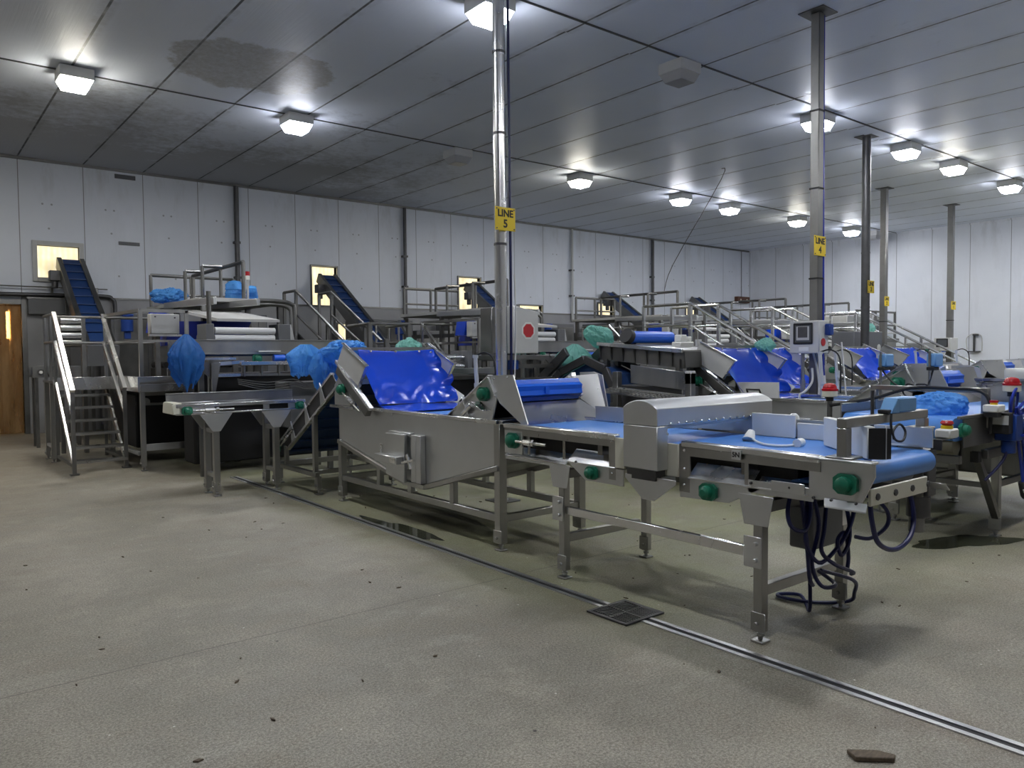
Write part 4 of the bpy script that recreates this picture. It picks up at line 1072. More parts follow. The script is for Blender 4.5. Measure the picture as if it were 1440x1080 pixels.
def make_cabinets():
    t = up(thing('packing_machine', (4.0,17.0,0), '', 'machine'), 'grey machine housings along the foot of the long wall,', 'grey machine housings')
    for x0, x1, z1 in ((3.3,4.6,2.35),(4.7,5.9,2.1),(5.98,6.4,2.4)):
        c = MB().box(x0,16.5,.12,x1,17.6,z1).build('housing', GREYP, t, .015)
        b = MB().box(x0+.05,16.485,.3,(x0+x1)/2-.01,16.5,z1-.1).box((x0+x1)/2+.01,16.485,.3,x1-.05,16.5,z1-.1)
        b.build('door', DULL, c, .004)
        MB().box(x0+.1,16.55,0,x1-.1,17.5,.12).build('plinth', BLACK, t)
    MB().box(2.2,15.6,.9,3.4,15.9,1.05).box(2.2,15.6,.78,3.4,15.65,.82).build('infeed_frame', STEEL, t)
    for k in range(4): MB().cyl((2.30+k*.3,15.58,.96),(2.30+k*.3,15.95,.96),.05,12).build('infeed_roller', BRIGHT, t)
    for x in (2.25,3.35): MB().box(x-.03,15.65,0,x+.03,15.72,.9).box(x-.03,15.82,0,x+.03,15.88,.9).build('leg', DULL, t)
    MB().box(3.7,14.2,.5,5.0,15.3,1.3).build('sump', DARKST, t, .01)
    for k in range(4):
        MB().cyl((3.75+.4*k,14.4,1.35),(3.75+.4*k,15.2,1.35),.06,12).build('pulley', BLACK, t)
    return t
make_cabinets()

def make_side_stair():
    t = up(thing('gantry_stair', (5.6,11.5,0), '', 'stair'), 'steep open stair below the gantry with diagonal handrails,', 'gantry stairs')
    for x in (5.35, 6.0):
        MB().bar((x,12.5,1.85),(x,10.6,.95),.03,.10).build('stringer', DARKST, t, .003)
        b = MB(); rail(b, [(x,13.0,2.60),(x,12.5,2.60),(x,10.75,1.72)], .024); rail(b, [(x,12.5,2.2),(x,10.7,1.36)], .018)
        for y, z0, z1 in ((13.0,.0,2.60),(12.5,.0,2.60),(11.3,1.3,2.0)): b.bar((x,y,z0),(x,y,z1),.045)
        b.build('stair_rail', DULL, t)
        MB().box(x-.03,10.57,0,x+.03,10.63,1.75).box(x-.03,9.9,0,x+.03,9.96,1.95).build('post', DULL, t)
    b = MB()
    for k in range(7): b.box(5.36,10.75+k*.25,1.0+k*.115,5.99,10.93+k*.25,1.03+k*.115)
    b.build('step', DULL, t)
    b = MB(); rail(b, [(5.35,10.6,1.93),(5.35,9.92,1.95),(6.0,9.92,1.95),(6.0,10.6,1.93)], .024); rail(b, [(5.35,9.92,1.5),(6.0,9.92,1.5)], .018)
    b.build('landing_rail', STEEL, t)
    MB().box(5.32,9.88,.90,6.03,10.75,.95).build('landing', DULL, t)
    return t
make_side_stair()

def make_line_shelf():
    t = up(thing('sorting_bench', (4.6,7.9,0), '', 'bench'), 'long steel sorting bench on dark legs with trays beneath,', 'sorting benches')
    MB().box(4.75,9.0,1.12,6.9,9.9,1.18).box(4.75,9.0,1.18,6.9,9.03,1.30).box(4.75,9.9,1.18,6.9,9.93,1.36).build('top', STEEL, t, .004)
    MB().box(4.85,9.1,.72,6.8,9.8,.78).box(4.9,9.15,.35,6.7,9.75,.60).build('shelf', DARKST, t, .004)
    for x in (4.85,5.85,6.8):
        for y in (9.08,9.85): MB().box(x-.03,y-.03,0,x+.03,y+.03,1.12).build('leg', DULL, t)
    MB().bar((4.85,9.08,.9),(5.85,9.08,.2),.04).bar((5.85,9.08,.2),(6.8,9.08,.9),.04).build('brace', DULL, t)
    MB().cyl((5.6,9.25,1.32),(6.5,9.25,1.32),.06,14).cyl((5.6,9.42,1.34),(6.5,9.42,1.34),.06,14).cyl((5.6,9.25,1.45),(6.5,9.25,1.45),.05,14).build('roller', BRIGHT, t)
    MB().box(5.5,9.15,1.18,5.58,9.6,1.55).box(6.52,9.15,1.18,6.6,9.6,1.55).build('roller_end', GREYP, t, .004)
    return t
make_line_shelf()

LX = {4: 5.5, 3: 11.0, 2: 15.9, 1: 19.55}
for t, tx, g in list(UP):
    for n in (4,3,2,1):
        if n == 1 and t.name in ('packing_machine','sorting_bench','roller_table','stair_platform','control_cabinet'): continue
        if t.name == 'sorting_bench' and n < 4: continue
        dx = LX[n]
        if t.name == 'incline_conveyor': dx = {4:5.55, 3:9.95, 2:15.4, 1:19.9}[n]
        if t.name == 'gantry_stair' and n in (1, 2, 3, 4): continue
        copy_tree(t, (dx, 0, 0), tx + ' ' + LN[n])
# ---------------------------------------------------------------- repeats of trough and elevator at LINE 4 and LINE 3
D4N = (3.84,-1.38,0); D4S = (5.95,-.42,0); D3N = (9.4,0.0,0); D3S = (11.6,.2,0)
for d, l in ((D4N,'in front of the LINE 4 pole'),(D4S,'just beyond the LINE 4 pole'),(D3N,'in front of the dark round pole'),(D3S,'beyond the dark round pole')):
    copy_tree(TR5, d, 'grey feed trough with hatch and blue drum ' + l)
    copy_tree(EL5, d, 'steep elevator with blue curtain over the trough ' + l)

# tall plain guard of the packing conveyor leaving the LINE 4 trough
g = thing('packing_conveyor', (8.8,2.0,0), 'packing conveyor behind a long plain steel guard beyond the bagged belt end', 'conveyor')
MB().box(8.30,1.2,.3,8.32,3.80,1.18).bar((8.30,1.2,1.205),(8.30,3.82,1.205),.05,.03).bar((8.29,1.2,1.155),(8.29,3.82,1.155),.03,.02).build('guard', STEEL, g, .004)
MB().box(8.36,1.2,.92,9.2,3.8,.98).build('belt', BELT, g); MB().box(9.22,1.2,.72,9.24,3.80,1.12).build('rear_guard', STEEL, g)
for x in (8.37,9.17):
    for y in (1.3,2.5,3.7): leg(g, x, y, .92, .065)
MB().bar((8.37,1.3,.3),(8.37,3.7,.3),.05).bar((9.17,1.3,.3),(9.17,3.7,.3),.05).build('stretcher', DULL, g)
rb = thing('tape_roll', (8.6,2.6,.98), 'large white roll lying on the guarded packing conveyor', 'roll')
MB().lathe([(.11,0),(.17,.0),(.18,.02),(.18,.10),(.17,.12),(.11,.12),(.10,.1),(.10,.02)], (8.62,2.72,1.19), 28).build('roll', WHITE, rb)
MB().box(8.5,2.6,.98,8.75,2.85,1.19).build('core_stand', PALEG, rb, .01)

# ---------------------------------------------------------------- packing conveyor of LINE 4, running across towards the poles
c = thing('packing_conveyor', (7.0,2.75,0), 'packing conveyor with blue plastic bag heaped on its rounded belt end', 'conveyor')
ya, yb = 2.32, 3.18; xe = 6.02; x2 = 8.2; zc = .915; rc = .085
pr = [(x2,zc+rc),(xe,zc+rc)]
for k in range(1, 14):
    a = PI/2 + PI*k/14; pr.append((xe+rc*math.cos(a), zc+rc*math.sin(a)))
pr += [(xe,zc-rc),(x2,zc-rc)]
MB().prism([(x,ya+.02,z) for x, z in pr], (0,yb-ya-.04,0)).build('belt', BELT, c, 0, 25)
MB().cyl((xe+.04,ya+.03,.80),(xe+.04,yb-.03,.80),.075,16).build('return_roller', mat('olive_roller', (.16,.15,.11), .5), c)
MB().box(xe-.05,yb,.74,x2,yb+.012,1.065).bar((xe-.05,yb,1.068),(x2,yb,1.068),.025,.012).build('far_side', STEEL, c, .002)
MB().box(xe+.06,ya-.012,.78,x2,ya,.99).bar((xe-.02,ya-.01,1.005),(x2,ya-.01,1.005),.03,.02).build('near_side', DULL, c, .002)
MB().box(xe+.02,ya,.66,xe+.07,yb,.72).bar((xe+.45,ya-.01,.70),(x2,ya-.01,.70),.05,.07).bar((xe+.45,yb+.01,.70),(x2,yb+.01,.70),.05,.07).build('under_frame', DULL, c, .003)
bearing(c, (xe+.02,ya-.012,.915), (0,-1,0), .04)
for x in (6.86, 8.1):
    for y in (ya+.04, yb-.02): leg(c, x, y, .70, .06)
MB().bar((6.44,ya+.03,.68),(6.84,ya+.03,.16),.05).build('brace', DULL, c); MB().box(6.39,ya+.0,.64,6.45,ya+.06,.72).build('brace_end', BLACK, c)
MB().bar((6.86,ya+.05,.40),(6.86,yb-.02,.40),.04).bar((6.86,yb-.02,.30),(8.1,yb-.02,.30),.04,.05).bar((6.86,ya+.04,.42),(8.1,ya+.04,.42),.04,.05).build('stretcher', DULL, c)
MB().box(6.50,ya-.02,.9,6.55,ya+.03,1.17).box(6.50,yb-.02,1.0,6.55,yb+.03,1.17).box(6.50,ya-.02,1.165,6.55,yb+.03,1.205).build('bridge_frame', STEEL, c, .004)
MB().tube(cr([(6.0,3.3,1.05),(6.3,3.1,1.10),(6.46,2.85,1.19),(6.47,2.55,1.195),(6.46,2.34,1.18),(6.46,2.27,1.08),(6.46,2.27,.86)],5),.013,7).build('hose', BLACK, c)
m = MB().box(6.60,2.14,.80,6.74,2.29,1.0).cyl((6.74,2.21,.91),(6.95,2.21,.91),.075,16).cyl((6.66,2.21,.70),(6.66,2.21,.80),.05,12)
m.build('gear_motor', MOTOR, c, .008)
MB().box(6.50,2.16,.93,6.505,2.28,1.0).build('name_plate', PALEG, c); MB().box(6.505,2.16,.86,6.60,2.28,1.02).build('terminal_box', BLACK, c, .006)
hh = [[(6.66,2.2,1.0),(6.62,2.18,1.12),(6.72,2.18,1.2),(6.80,2.2,1.12),(6.76,2.2,1.0),(6.9,2.18,1.02),(6.96,2.15,.92),(6.8,2.15,.84)],
      [(6.7,2.18,1.02),(6.86,2.14,1.04),(7.0,2.12,.95),(6.95,2.14,.83),(6.7,2.13,.84)],
      [(6.80,2.18,.9),(6.84,2.16,.68),(6.82,2.16,.46)],[(6.74,2.18,.86),(6.80,2.17,.62),(6.83,2.16,.45)],
      [(6.64,2.2,.82),(6.60,2.22,.66),(6.46,2.3,.50)],[(6.66,2.16,1.03),(6.75,2.13,1.10),(6.83,2.14,1.05),(6.7,2.15,1.0),(6.63,2.15,1.06)]]
for k, h in enumerate(hh): MB().tube(cr(h,6),.011,7).build('cable', CABLE if k == 4 else BLUEC, c)
eb = thing('stop_button', (6.44,2.2,1.02), 'white stop button box with orange knob above the blue gear motor', 'button')
MB().box(6.36,2.18,1.03,6.50,2.29,1.085).build('box', WHITE, eb, .008); MB().cyl((6.43,2.235,1.085),(6.43,2.235,1.10),.026,14).build('collar', YELLOW, eb); MB().cyl((6.43,2.235,1.10),(6.43,2.235,1.118),.03,14).build('knob', RED, eb)
MB().box(6.40,2.2,.99,6.48,2.30,1.03).build('bracket', DARKST, eb)
pg = thing('power_plug', (6.8,2.16,.3), 'grey and white power plug dangling on cables by the blue gear motor', 'plug')
MB().tube([(6.82,2.16,.47),(6.86,2.14,.37),(6.87,2.14,.35)],[.035,.05,.045],14).build('socket', DARKST, pg)
MB().tube([(6.80,2.13,.42),(6.85,2.08,.32),(6.86,2.075,.30)],[.028,.05,.055],14).build('cap', WHITE, pg)
def beacon(x, y, z, z0, lab, cab=False):
    t = thing('beacon_lamp', (x,y,z0), lab, 'beacon')
    if z0 < z-.1: MB().cyl((x,y,z0),(x,y,z-.03),.02,10).build('post', DULL, t)
    MB().cyl((x,y,z-.035),(x,y,z),.03,12).build('mount', BLACK, t)
    MB().lathe([(.055,0),(.062,.005),(.062,.048),(.06,.05)], (x,y,z), 20).build('base', CREAM, t)
    MB().lathe([(.064,.05),(.064,.066),(.056,.07),(.054,.085),(.042,.105),(.02,.113)], (x,y,z), 20).build('lens', RED, t)
    return t
beacon(6.02,3.31,1.12,.0,'red and white beacon lamp on a post between the blue belt ends')
beacon(6.74,2.22,1.17,1.0,'red and white beacon lamp among the blue cables over the gear motor')
bx = thing('parts_tray', (4.7,1.9,.8), 'small blue mottled box behind the bridge frame post', 'box')
MB().box(4.29,2.02,.92,4.76,2.18,.94).build('bracket', DULL, bx); MB().box(4.48,2.03,.94,4.72,2.17,1.03).build('box', mat('mottled_blue', (.10,.13,.30), .5, var=.8, vscale=30), bx, .006)

# sensors on thin rods by the LINE 4 outfeeds
def rodsensor(x, y, zb, zs, lab):
    t = thing('photo_sensor', (x,y,0), lab, 'sensor', 'pale blue sensors on rods')
    MB().cyl((x,y,0),(x,y,zs+.08),.012,8).box(x-.06,y-.06,0,x+.06,y+.06,.01).build('rod', STEEL, t)
    MB().box(x+.0,y-.05,zs-.06,x+.16,y+.03,zs+.06).build('box', LBLUE, t, .012); MB().box(x-.02,y-.04,zs-.09,x+.10,y+.02,zs-.06).build('clamp', BLACK, t, .004)
rodsensor(7.12,3.42,1.0,1.405,'pale blue sensor box on a rod beside the green bearing of the LINE 4 trough')
rodsensor(7.10,2.98,1.0,1.41,'pale blue sensor box on a rod by the blue drum of the LINE 4 trough')
tag(MB().tube(cr([(7.14,3.42,1.32),(7.12,3.30,1.2),(7.03,3.1,1.13),(6.95,3.02,1.17),(6.95,3.1,1.2),(7.0,3.16,1.12),(7.0,3.05,1.05),(6.95,2.95,1.12),(7.0,3.05,1.19),(7.0,2.98,1.2),(7.08,2.98,1.2),(7.12,2.96,1.32)],5),.008,6).build('sensor_lead', BLACK), 'looped black lead strung between the two rod sensors', 'cable')

# ---------------------------------------------------------------- control boxes
t = thing('control_box', (8.35,4.86,1.47), 'grey control box with a black framed screen on the LINE 4 pole', 'control box')
MB().box(8.25,4.667,1.47,8.453,5.045,1.85).build('case', PALEG, t, .01)
s = MB()
for q, (a0,a1,z0,z1) in enumerate(((4.745,4.77,1.585,1.82),(4.965,4.99,1.585,1.82),(4.745,4.99,1.80,1.825),(4.745,4.99,1.58,1.605))): s.box(8.235,a0,z0,8.25,a1,z1)
fr = s.build('window_frame', BLACK, t, .012)
MB().box(8.244,4.77,1.605,8.249,4.965,1.80).build('window_glass', GLASSD, t); MB().box(8.241,4.79,1.625,8.245,4.95,1.785).build('screen_bezel', PALEG, t); MB().box(8.238,4.81,1.655,8.242,4.93,1.78).build('screen', DARKST, t)
MB().box(8.245,4.80,1.50,8.25,4.92,1.545).build('label_plate', WHITE, t)
MB().box(8.36,4.60,1.68,8.45,4.667,1.81).build('switch', MOTOR, t, .01)
MB().tube([(8.33,4.667,1.60),(8.33,4.660,1.60)],[.045,.045],20).build('red_sticker', REDP, t)
MB().cyl((8.30,4.9,1.0),(8.30,4.9,1.47),.02,10).cyl((8.30,4.9,1.02),(8.30,4.9,1.16),.03,10).build('conduit', STEEL, t)
MB().tube(cr([(8.36,4.8,1.47),(8.42,4.78,1.25),(8.40,4.75,1.05),(8.25,4.7,.92),(8.0,4.72,.92),(7.98,4.75,1.0),(8.1,4.74,1.05),(8.3,4.78,1.15),(8.33,4.8,1.3)],6),.013,7).tube(cr([(8.44,4.8,1.47),(8.46,4.76,1.1),(8.40,4.72,.95),(8.2,4.70,.90),(7.9,4.70,.93)],6),.018,7).build('grey_cable', PALEG, t)
tag(MB().tube(cr([(8.62,4.6,1.6),(8.60,4.55,1.2),(8.58,4.5,.74)],4),.009,6).build('hanging_cord', WHITE), 'thin white cord hanging beside the screen box', 'cord')
t = thing('control_box', (22.2,8.9,1.3), 'small grey screen box on the lone pole before the end wall', 'control box')
MB().box(22.0,8.70,1.46,22.46,9.13,1.82).build('case', PALEG, t, .01); 
s = MB().box(21.985,8.77,1.58,22.0,8.80,1.79).box(21.985,9.04,1.58,22.0,9.07,1.79).box(21.985,8.77,1.77,22.0,9.07,1.80).box(21.985,8.77,1.57,22.0,9.07,1.60); s.build('window_frame', BLACK, t, .012)
MB().box(21.992,8.80,1.60,22.0,9.04,1.77).build('window_glass', GLASSD, t); MB().box(21.993,8.85,1.49,22.0,8.97,1.54).build('label_plate', WHITE, t)
t = thing('control_cabinet', (14.5,7.2,1.2), 'dark grey cabinet with a round white dial behind the dark round pole', 'cabinet')
MB().box(14.05,7.25,1.22,15.15,7.7,1.86).build('case', GREYP, t, .01); MB().tube([(15.0,7.24,1.55),(15.0,7.245,1.55)],[.07,.07],20).build('dial', WHITE, t); MB().box(14.5,7.4,0,14.6,7.5,1.22).build('post', DULL, t)
t = thing('control_cabinet', (6.3,7.6,0), 'tall grey cabinet with a red octagon sticker beside the LINE 5 pole', 'cabinet')
MB().prism([(6.06,7.5,1.5),(6.46,7.5,1.5),(6.46,7.5,2.03),(6.06,7.5,2.10)], (0,.35,0)).build('case', PALEG, t, .008)
MB().box(5.80,7.62,1.5,6.04,7.86,2.08).build('side_case', DULL, t, .008)
oc = []
for k in range(8):
    a = PI/8 + PI*k/4; oc.append((6.29+.09*math.cos(a), 7.497, 1.79+.09*math.sin(a)))
o2 = [(6.29+(x-6.29)*1.28, 7.499, 1.79+(z-1.79)*1.28) for x, y, z in oc]
sk = MB().prism(o2, (0,-.001,0)).build('octagon_border', WHITE, t); st = MB().prism(oc, (0,-.002,0)).build('octagon_sticker', REDP, sk)
for x in (6.1,6.42): MB().box(x-.03,7.6,0,x+.03,7.66,1.5).build('leg', DULL, t)
MB().box(5.75,7.45,1.42,6.6,7.85,1.48).build('shelf', DULL, t, .004); MB().box(5.95,7.46,1.30,6.1,7.6,1.42).build('bracket', MOTOR, t, .01)
MB().bar((6.8,7.5,.0),(6.8,7.5,1.32),.05).bar((6.1,7.5,1.34),(7.6,7.5,1.34),.05).bar((7.6,7.5,0),(7.6,7.5,1.34),.05).bar((6.1,7.5,1.18),(7.6,7.5,1.18),.03).bar((6.85,8.3,0),(6.85,8.3,1.86),.04).build('stand', DULL, t)

# ---------------------------------------------------------------- tray feeding the LINE 4 trough and the guarded machine below it
t = thing('feed_tray', (7.1,6.2,0), 'sloping ribbed steel tray leading to the blue curtain of the LINE 4 trough', 'tray')
ya, za, yb, zb = 6.95, 1.625, 5.60, 1.522
MB().prism([(6.98,ya,za),(6.98,yb,zb),(6.98,yb,zb-.025),(6.98,ya,za-.025)], (1.1,0,0)).build('top', STEEL, t, .004)
MB().bar((6.97,ya,za-.01),(6.97,yb,zb-.01),.03,.045).build('lip', BRIGHT, t, .003)
b = MB()
for k in range(8):
    u = k/7; y = ya+(yb-ya)*u; z = za+(zb-za)*u
    b.prism([(7.0,y-.01,z-.02),(7.0,y+.01,z-.02),(7.02,y+.01,z-.20),(7.02,y-.01,z-.20)], (.3,0,0))
b.prism([(7.03,ya,za-.02),(7.03,yb,zb-.02),(7.03,yb,zb-.21),(7.03,ya,za-.21)], (.01,0,0)).build('rib', DULL, t)
for x in (7.04,7.24):
    for y in (6.85,5.7): MB().box(x-.03,y-.03,0,x+.03,y+.03,1.42).build('leg', DULL, t)
t = thing('guarded_conveyor', (6.7,5.7,0), 'dark machine with a plain steel guard plate and mesh belt behind the metal detector', 'machine')
MB().prism([(6.60,6.05,1.36),(6.60,5.25,1.285),(6.60,5.25,1.09),(6.60,6.05,1.15)], (.02,0,0)).build('guard_plate', STEEL, t, .004)
MB().box(6.66,5.35,.25,6.95,6.3,1.12).build('body', DARKST, t, .01)
b = MB().bar((6.52,6.25,1.10),(6.52,4.9,1.02),.02,.02).bar((6.30,6.25,1.06),(6.30,4.9,.98),.02,.02)
for k in range(26):
    u = k/25; y = 6.25-1.35*u; z = 1.10-.08*u; b.bar((6.52,y,z),(6.30,y,z-.04),.008)
for k in range(4): b.bar((6.48-.05*k,6.25,1.09-.01*k),(6.48-.05*k,4.9,1.01-.01*k),.008)
b.build('mesh_belt', BRIGHT, t)
for y in (6.2,5.15): MB().box(6.50,y-.04,0,6.58,y+.04,1.28).build('leg', DULL, t, .004)
MB().box(6.50,5.11,1.16,6.58,5.19,1.3).build('corner_plate', PALEG, t, .004)
t = thing('swan_neck_conveyor', (7.0,7.2,0), 'dark swan neck conveyor with deep blue sides at the head of the ribbed tray', 'conveyor')
for x in (6.75, 7.35):
    b = MB()
    pts = [(8.2,.6),(7.4,1.25),(6.95,1.42),(6.6,1.30),(6.45,1.05),(6.42,.5)]
    for (y0,z0),(y1,z1) in zip(pts[:-1],pts[1:]): b.bar((x,y0,z0),(x,y1,z1),.05,.10)
    b.build('side_rail', DARKST, t, .004)
MB().prism([(6.8,y,z) for y, z in ((8.2,.55),(7.4,1.2),(6.95,1.37),(6.6,1.24),(6.50,1.0),(6.47,.5),(6.6,.5),(6.65,1.0),(7.3,1.05),(8.0,.5))], (.5,0,0)).build('belt', BELTD, t)
for x in (6.75,7.35):
    for y in (6.45,7.6): MB().box(x-.035,y-.035,0,x+.035,y+.035,.9).build('leg', DULL, t)
MB().bar((6.72,7.9,1.05),(6.72,7.25,1.52),.05,.12).bar((7.35,7.9,1.05),(7.35,7.25,1.52),.05,.12).build('head_rail', DARKST, t, .004)
t = thing('blue_drum_drive', (8.6,7.7,1.4), 'rounded bright blue drum resting behind the sloping ribbed tray', 'drum')
MB().cyl((7.35,6.75,1.69),(8.15,6.75,1.69),.085,20).build('drum', DRUM, t); MB().cyl((7.28,6.75,1.72),(7.35,6.75,1.69),.10,14).cyl((8.15,6.75,1.69),(8.2,6.75,1.69),.075,14).build('end_cap', BLACK, t)
MB().box(7.4,6.68,1.605,8.1,6.82,1.62).build('cradle', DULL, t)
t = thing('valve_block', (8.4,6.6,1.5), 'cluster of white valve blocks on the ribbed tray', 'valves')
MB().box(7.75,6.25,1.56,8.02,6.4,1.63).box(7.78,6.27,1.63,7.9,6.38,1.72).box(7.93,6.27,1.63,8.0,6.38,1.70).build('valve_body', WHITE, t, .01)
MB().cyl((8.04,6.2,1.56),(8.04,6.2,1.66),.04,12).build('cap', PALEG, t)

# ---------------------------------------------------------------- bags of plastic film
def rdg(q): return 1-2*abs(noise.noise(q))
def bag(name, c, rad, seed, m, lab, cat='bag', amp=.34, group=None, flat=0.0, lean=(0,0)):
    # heaped film with sharp crinkles
    c = Vector(c)
    def fn(u, v):
        th = 2*PI*u; ph = PI*v
        d = Vector((math.sin(ph)*math.cos(th), math.sin(ph)*math.sin(th), math.cos(ph)))
        q = d*1.5 + Vector((seed*3.7, seed*1.3, seed))
        q.z *= .45
        k = 1 + amp*.9*noise.noise(q) + amp*.42*rdg(q*2.2) + amp*.30*rdg(q*4.7) + amp*.08*rdg(q*9)
        z = d.z*k
        if flat and z < -flat: z = -flat + (z+flat)*.05
        return c + Vector((d.x*k*rad[0] + lean[0]*z*rad[2], d.y*k*rad[1] + lean[1]*z*rad[2], z*rad[2]))
    return tag(MB().grid(fn, 84, 52).build(name, m, None, 0, 50), lab, cat, group)
def drape(c, rad, h, seed, m, lab, pinch=.25, tail=.55, skew=(0,0)):
    # a bag tied at the top and hanging in pleats, open at the hem
    c = Vector(c)
    def fn(u, v):
        th = 2*PI*u
        pr = pinch + (1-pinch)*math.sin(min(1, v/.45)*PI/2) if v < .45 else 1 - (1-tail)*((v-.45)/.55)**1.5
        q = Vector((math.cos(th)*1.7, math.sin(th)*1.7, v*.9)) + Vector((seed*2.1, seed, seed*.7))
        k = pr*(1 + .55*noise.noise(q) + .30*rdg(q*1.6) + .14*rdg(q*3.9) + .05*rdg(q*8))
        hem = .35*noise.noise(Vector((math.cos(th)*2, math.sin(th)*2, seed*5)))
        z = -h*v*(1 + hem*v)
        return c + Vector((rad[0]*k*math.cos(th) + skew[0]*v, rad[1]*k*math.sin(th) + skew[1]*v, z))
    return tag(MB().grid(fn, 72, 44).build('plastic_bag', m, None, 0, 50), lab, 'bag')
drape((2.66,9.36,1.76), (.16,.10), .58, 2, FILMD, 'deep blue plastic bag tied over the end of the level cross conveyor', .12, .45)
drape((3.80,8.62,1.63), (.16,.12), .36, 5, FILMB, 'smaller of the two blue bags hung over the elevator rail', .3, .85)
bag('plastic_bag', (3.80,7.72,1.53), (.15,.36,.11), 8, FILMB, 'larger crumpled blue bag draped over the elevator top', lean=(0,-1.0))
drape((3.72,7.95,1.52), (.11,.13), .38, 13, FILMB, 'loose blue bag tail hanging below the elevator top', .7, .6)
bag('plastic_bag', (6.36,2.62,1.035), (.15,.19,.105), 11, FILMB, 'crinkled bright blue bag heaped on the packing belt end', flat=.35)
bag('plastic_bag', (3.94,14.9,2.60), (.24,.14,.11), 17, FILMB, 'blue bag tied to the mid rail of the high gantry', amp=.5)
def sack(x, y, z, h, r, lab, seed):
    rr = random.Random(seed)
    prof = [(r*.9,0),(r,.05),(r*.97,h*.3),(r*1.02,h*.32),(r*.96,h*.5),(r*1.03,h*.53),(r*.95,h*.8),(r*.6,h*.95),(r*.2,h)]
    b = MB().lathe(prof, (x,y,z), 22)
    for v in b.v: v += Vector((noise.noise(v*9)*.04, noise.noise(v*9+Vector((5,0,0)))*.04, 0))
    tag(b.build('plastic_sack', FILMB), lab, 'sack', 'blue sacks on the gantry')
sack(4.46,12.9,2.425,.33,.15,'upright blue plastic sack on the gantry deck, taller of the pair',1)
sack(4.78,13.0,2.425,.27,.10,'upright blue plastic sack on the gantry deck, narrower of the pair',2)
bag('plastic_bag', (5.10,8.45,1.57), (.14,.12,.11), 21, FILMG, 'pale green bag showing behind the top edge of the blue curtain')
drape((7.10,7.5,1.62), (.20,.14), .46, 23, FILMG, 'green plastic bag draped over the stand below the tall grey cabinet', .15, .5, (.06,0))
bag('plastic_bag', (7.25,7.2,1.72), (.17,.15,.13), 26, FILMG, 'large pale green bag tied at the top of the sloping tray', lean=(-.5,0))
drape((6.85,8.3,1.84), (.10,.09), .32, 29, FILMG, 'small green bag behind the cabinet with the octagon sticker', .3, .7)
bag('plastic_bag', (8.34,5.42,1.57), (.12,.10,.07), 31, FILMG, 'small pale green bag on the elevator wing beside the screen box')
t = thing('trough_lid', (7.42,4.95,1.0), 'pale lid plate with a black handle on the LINE 4 trough', 'lid')
MB().prism([(7.42,5.20,1.155),(7.42,4.66,1.165),(7.40,4.64,.995),(7.40,5.10,.995)], (.012,0,0)).build('plate', PALEG, t, .003)
MB().tube([(7.41,5.02,1.0),(7.36,5.02,1.08),(7.36,4.86,1.08),(7.41,4.86,1.0)],.012,8).build('handle', BLACK, t)
bag('plastic_bag', (15.0,7.45,1.93), (.13,.10,.09), 33, FILMG, 'small green bag on the cabinet with the round dial')

# tower lamp and small fittings on the gantry
t = thing('tower_lamp', (4.62,12.75,2.42), 'small red and white tower lamp standing behind the tall blue sack', 'lamp')
MB().cyl((4.62,12.75,2.42),(4.62,12.75,2.76),.02,10).build('post', PALEG, t); MB().cyl((4.62,12.75,2.76),(4.62,12.75,2.83),.04,14).build('lower_lens', WHITE, t); MB().cyl((4.62,12.75,2.83),(4.62,12.75,2.90),.04,14).build('upper_lens', RED, t)

# two straight stairs down from the far gantries, seen against the end wall
def long_stair(x0, yt, zt, yb_, zb_, lab):
    t = thing('gantry_stair', (x0,yb_,0), lab, 'stair', 'long stairs before the end wall')
    for x in (x0, x0+.9):
        MB().bar((x,yt,zt-.95),(x,yb_,zb_-.85),.05,.14).build('stringer', DULL, t)
        b = MB(); rail(b, [(x,yt+1.2,zt),(x,yt,zt),(x,yb_,zb_)], .03); rail(b, [(x,yt+1.2,zt-.42),(x,yt,zt-.42),(x,yb_,zb_-.42)], .024)
        for u in (0,.5,1): b.bar((x,yt+(yb_-yt)*u,max(0,zt-1.0+(zb_-zt)*u*.9)),(x,yt+(yb_-yt)*u,zt+(zb_-zt)*u),.05)
        b.bar((x,yt+1.2,0),(x,yt+1.2,zt),.06).bar((x,yt,0),(x,yt,zt),.06)
        b.build('stair_rail', BRIGHT, t)
    b = MB()
    for k in range(8):
        u = k/8; b.box(x0,yt+(yb_-yt)*u-.22,zt-.98+(zb_-zt)*u,x0+.9,yt+(yb_-yt)*u,zt-.94+(zb_-zt)*u)
    b.build('step', DULL, t)
    MB().box(x0-.05,yt,zt-1.0,x0+.95,yt+1.3,zt-.95).build('landing', DULL, t)
    return t
long_stair(20.6,10.6,2.55,7.9,1.15,'long stair with bright diagonal rails before the end wall, beside the lone pole')
long_stair(16.6,10.6,2.55,7.9,1.15,'long stair with bright diagonal rails behind the dark round pole')
long_stair(12.2,9.6,2.45,7.2,1.15,'stair with bright diagonal rails rising behind the screen box')
t = thing('wall_unit', (24.2,11.8,0), 'pale boxed unit on a railed platform against the end wall', 'unit')
MB().box(23.2,12.2,1.9,25.4,13.0,2.6).build('case', PALEG, t, .02); MB().box(24.3,12.18,1.95,25.2,12.2,2.5).build('grille', GREYP, t)
b = MB()
for x in (23.0,24.2,25.5): b.bar((x,11.8,0),(x,11.8,2.75),.06)
rail(b, [(23.0,11.8,2.72),(25.5,11.8,2.72)], .03); rail(b, [(23.0,11.8,2.3),(25.5,11.8,2.3)], .03); b.build('rail', DULL, t)
MB().box(22.9,11.7,1.75,25.6,13.1,1.88).build('deck', DULL, t)
for x in (23.2,25.3): MB().box(x-.06,12.8,0,x+.06,12.9,1.76).build('leg', DULL, t)

